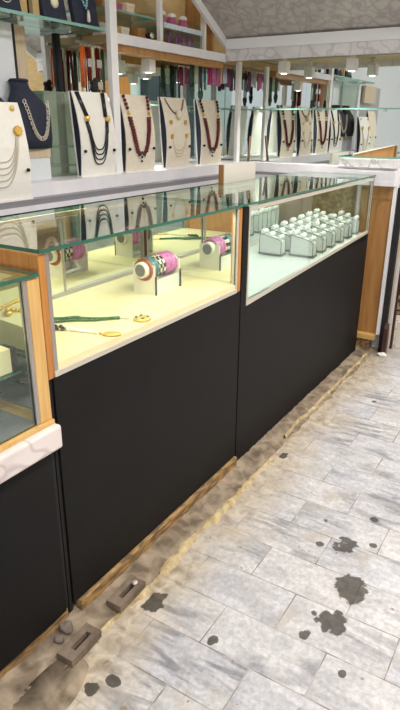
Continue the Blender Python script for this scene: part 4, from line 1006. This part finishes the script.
# ------------------------------------------------------------------ rubble and floor hardware
def floor_channel(loc, rz, label, L=0.115, W=0.052):
    t = thing('floor_bracket', label, 'bracket', loc, rz, 'dirty metal brackets by the counter foot')
    h = 0.022
    m = MB(); m.box(-L / 2, L / 2, -W / 2, -W / 2 + 0.016, 0, h); m.box(-L / 2, L / 2, W / 2 - 0.020, W / 2, 0, h); m.box(-L / 2, -L / 2 + 0.030, -W / 2 + 0.016, W / 2 - 0.02, 0, h); m.box(L / 2 - 0.022, L / 2, -W / 2 + 0.016, W / 2 - 0.02, 0, h)
    m.build('channel', 'rust', t)
    MB().box(-L / 2 + 0.031, L / 2 - 0.023, -W / 2 + 0.017, W / 2 - 0.021, 0.0, 0.006).build('slot_floor', 'black_gap', t)
    return t
floor_channel((0.822, -0.088, 0.014), 0.03, 'dirty metal bracket with long slot on the floor under the dark counter joint')
t = floor_channel((1.030, -0.078, 0.014), 0.02, 'dirty metal bracket with bolt on the floor along the middle counter', 0.118, 0.052)
MB().lathe([(0.009, 0.0), (0.009, 0.006), (0.004, 0.008)], (0.035, -0.005, 0.0222), 8).build('bolt', 'pale_metal', t)
rk = [(0.845, -0.012, 0.020, 'grey rubble lump at the foot of the dark joint between left and middle counters'), (0.808, -0.022, 0.013, 'small rubble lump left of the larger grey lump')]
for x, y, r, lab in rk:
    m = MB(); bmesh.ops.create_icosphere(m.bm, subdivisions=3, radius=r)
    for v in m.bm.verts:
        v.co *= 1 + 0.45 * noise.noise(v.co * 50 + Vector((x, 0, 0))); v.co.z = max(v.co.z * 0.8, -r * 0.5)
    o = m.build('rubble_stone', 'stone', loc=(x, y - 0.008, 0.018 + r * 0.45)); tag(o, lab, 'rubble')
m = MB(); rows = []
for i in range(14):
    a = i / 13; x = 0.60 + 0.20 * a; wd_ = 0.045 * math.sin(PI * min(1, a * 0.9 + 0.1)) + 0.012
    rows.append([(x, -0.10 + 0.045 - wd_ * 0.2, 0.0), (x, -0.125 + 0.05 + wd_ * 0.3, 0.014 + 0.004 * noise.noise((x * 40, 0, 0))), (x, -0.125 - wd_ * 0.4, 0.013 + 0.004 * noise.noise((x * 30, 4, 0))), (x, -0.13 - wd_ * 0.8, -0.001)])
m.loft(rows, cap=False, closed=False); o = m.build('cement_patch', 'concrete'); tag(o, 'hardened brown cement patch on the floor at bottom left', 'cement')

# ------------------------------------------------------------------ opposite side of the lane (reflected in the mirrors)
o = MB().box(-0.75, 0.05, -3.098, -3.06, 0.0, 2.3).build('door_1', 'door_orange'); struct(o)
for i, x in enumerate((-2.4, -1.85, -1.35)):
    o = MB().box(x, x + 0.30, -3.098, -2.95, 0.0, 2.6).build('pillar', 'dk_pillar'); tag(o, 'dark slate pillar across the lane seen only in the mirrors', 'pillar', 'dark pillars across the lane')
oc = absroot(thing('display_counter', 'brown wooden counter across the lane seen only in the mirrors', 'display counter', (2.5, -2.8, 0)))
MB().box(0.4, 5.0, -3.0, -2.6, 0.0, 0.95).build('body', 'brown_wood', oc); MB().box(0.38, 5.02, -3.02, -2.58, 0.951, 0.99).build('top', 'light_wood', oc)
ocb = absroot(thing('wall_cabinet', 'golden wall cabinet across the lane seen only in the mirrors', 'cabinet', (4.5, -3.0, 1.3)))
MB().box(2.5, 6.6, -3.098, -2.9, 1.25, 2.35).build('body', 'gold_panel', ocb)
for i in range(6): MB().box(2.6 + i * 0.67, 3.15 + i * 0.67, -2.899, -2.89, 1.35, 2.25).build('door', 'cream_box' if i % 2 else 'gold_panel', ocb)
# ceiling lamps
cl0 = None
for x, y in ((0.6, -1.6), (2.3, -1.6), (4.2, -1.6), (-1.4, -1.6), (5.8, -1.2)):
    if cl0 is None:
        cl0 = thing('ceiling_light', 'flush rectangular ceiling light over the lane', 'ceiling light')
        MB().box(-0.62, 0.62, -0.31, 0.31, -0.02, 0.0).build('frame', 'white_metal', cl0); MB().box(-0.56, 0.56, -0.26, 0.26, -0.03, -0.0205).build('diffuser', 'lamp', cl0); o = cl0
    else: o = dup(cl0, (0, 0, 0))
    o.location = (x, y, CEIL - 0.0005); o['group'] = 'ceiling lights over the lane'
clean_abs()
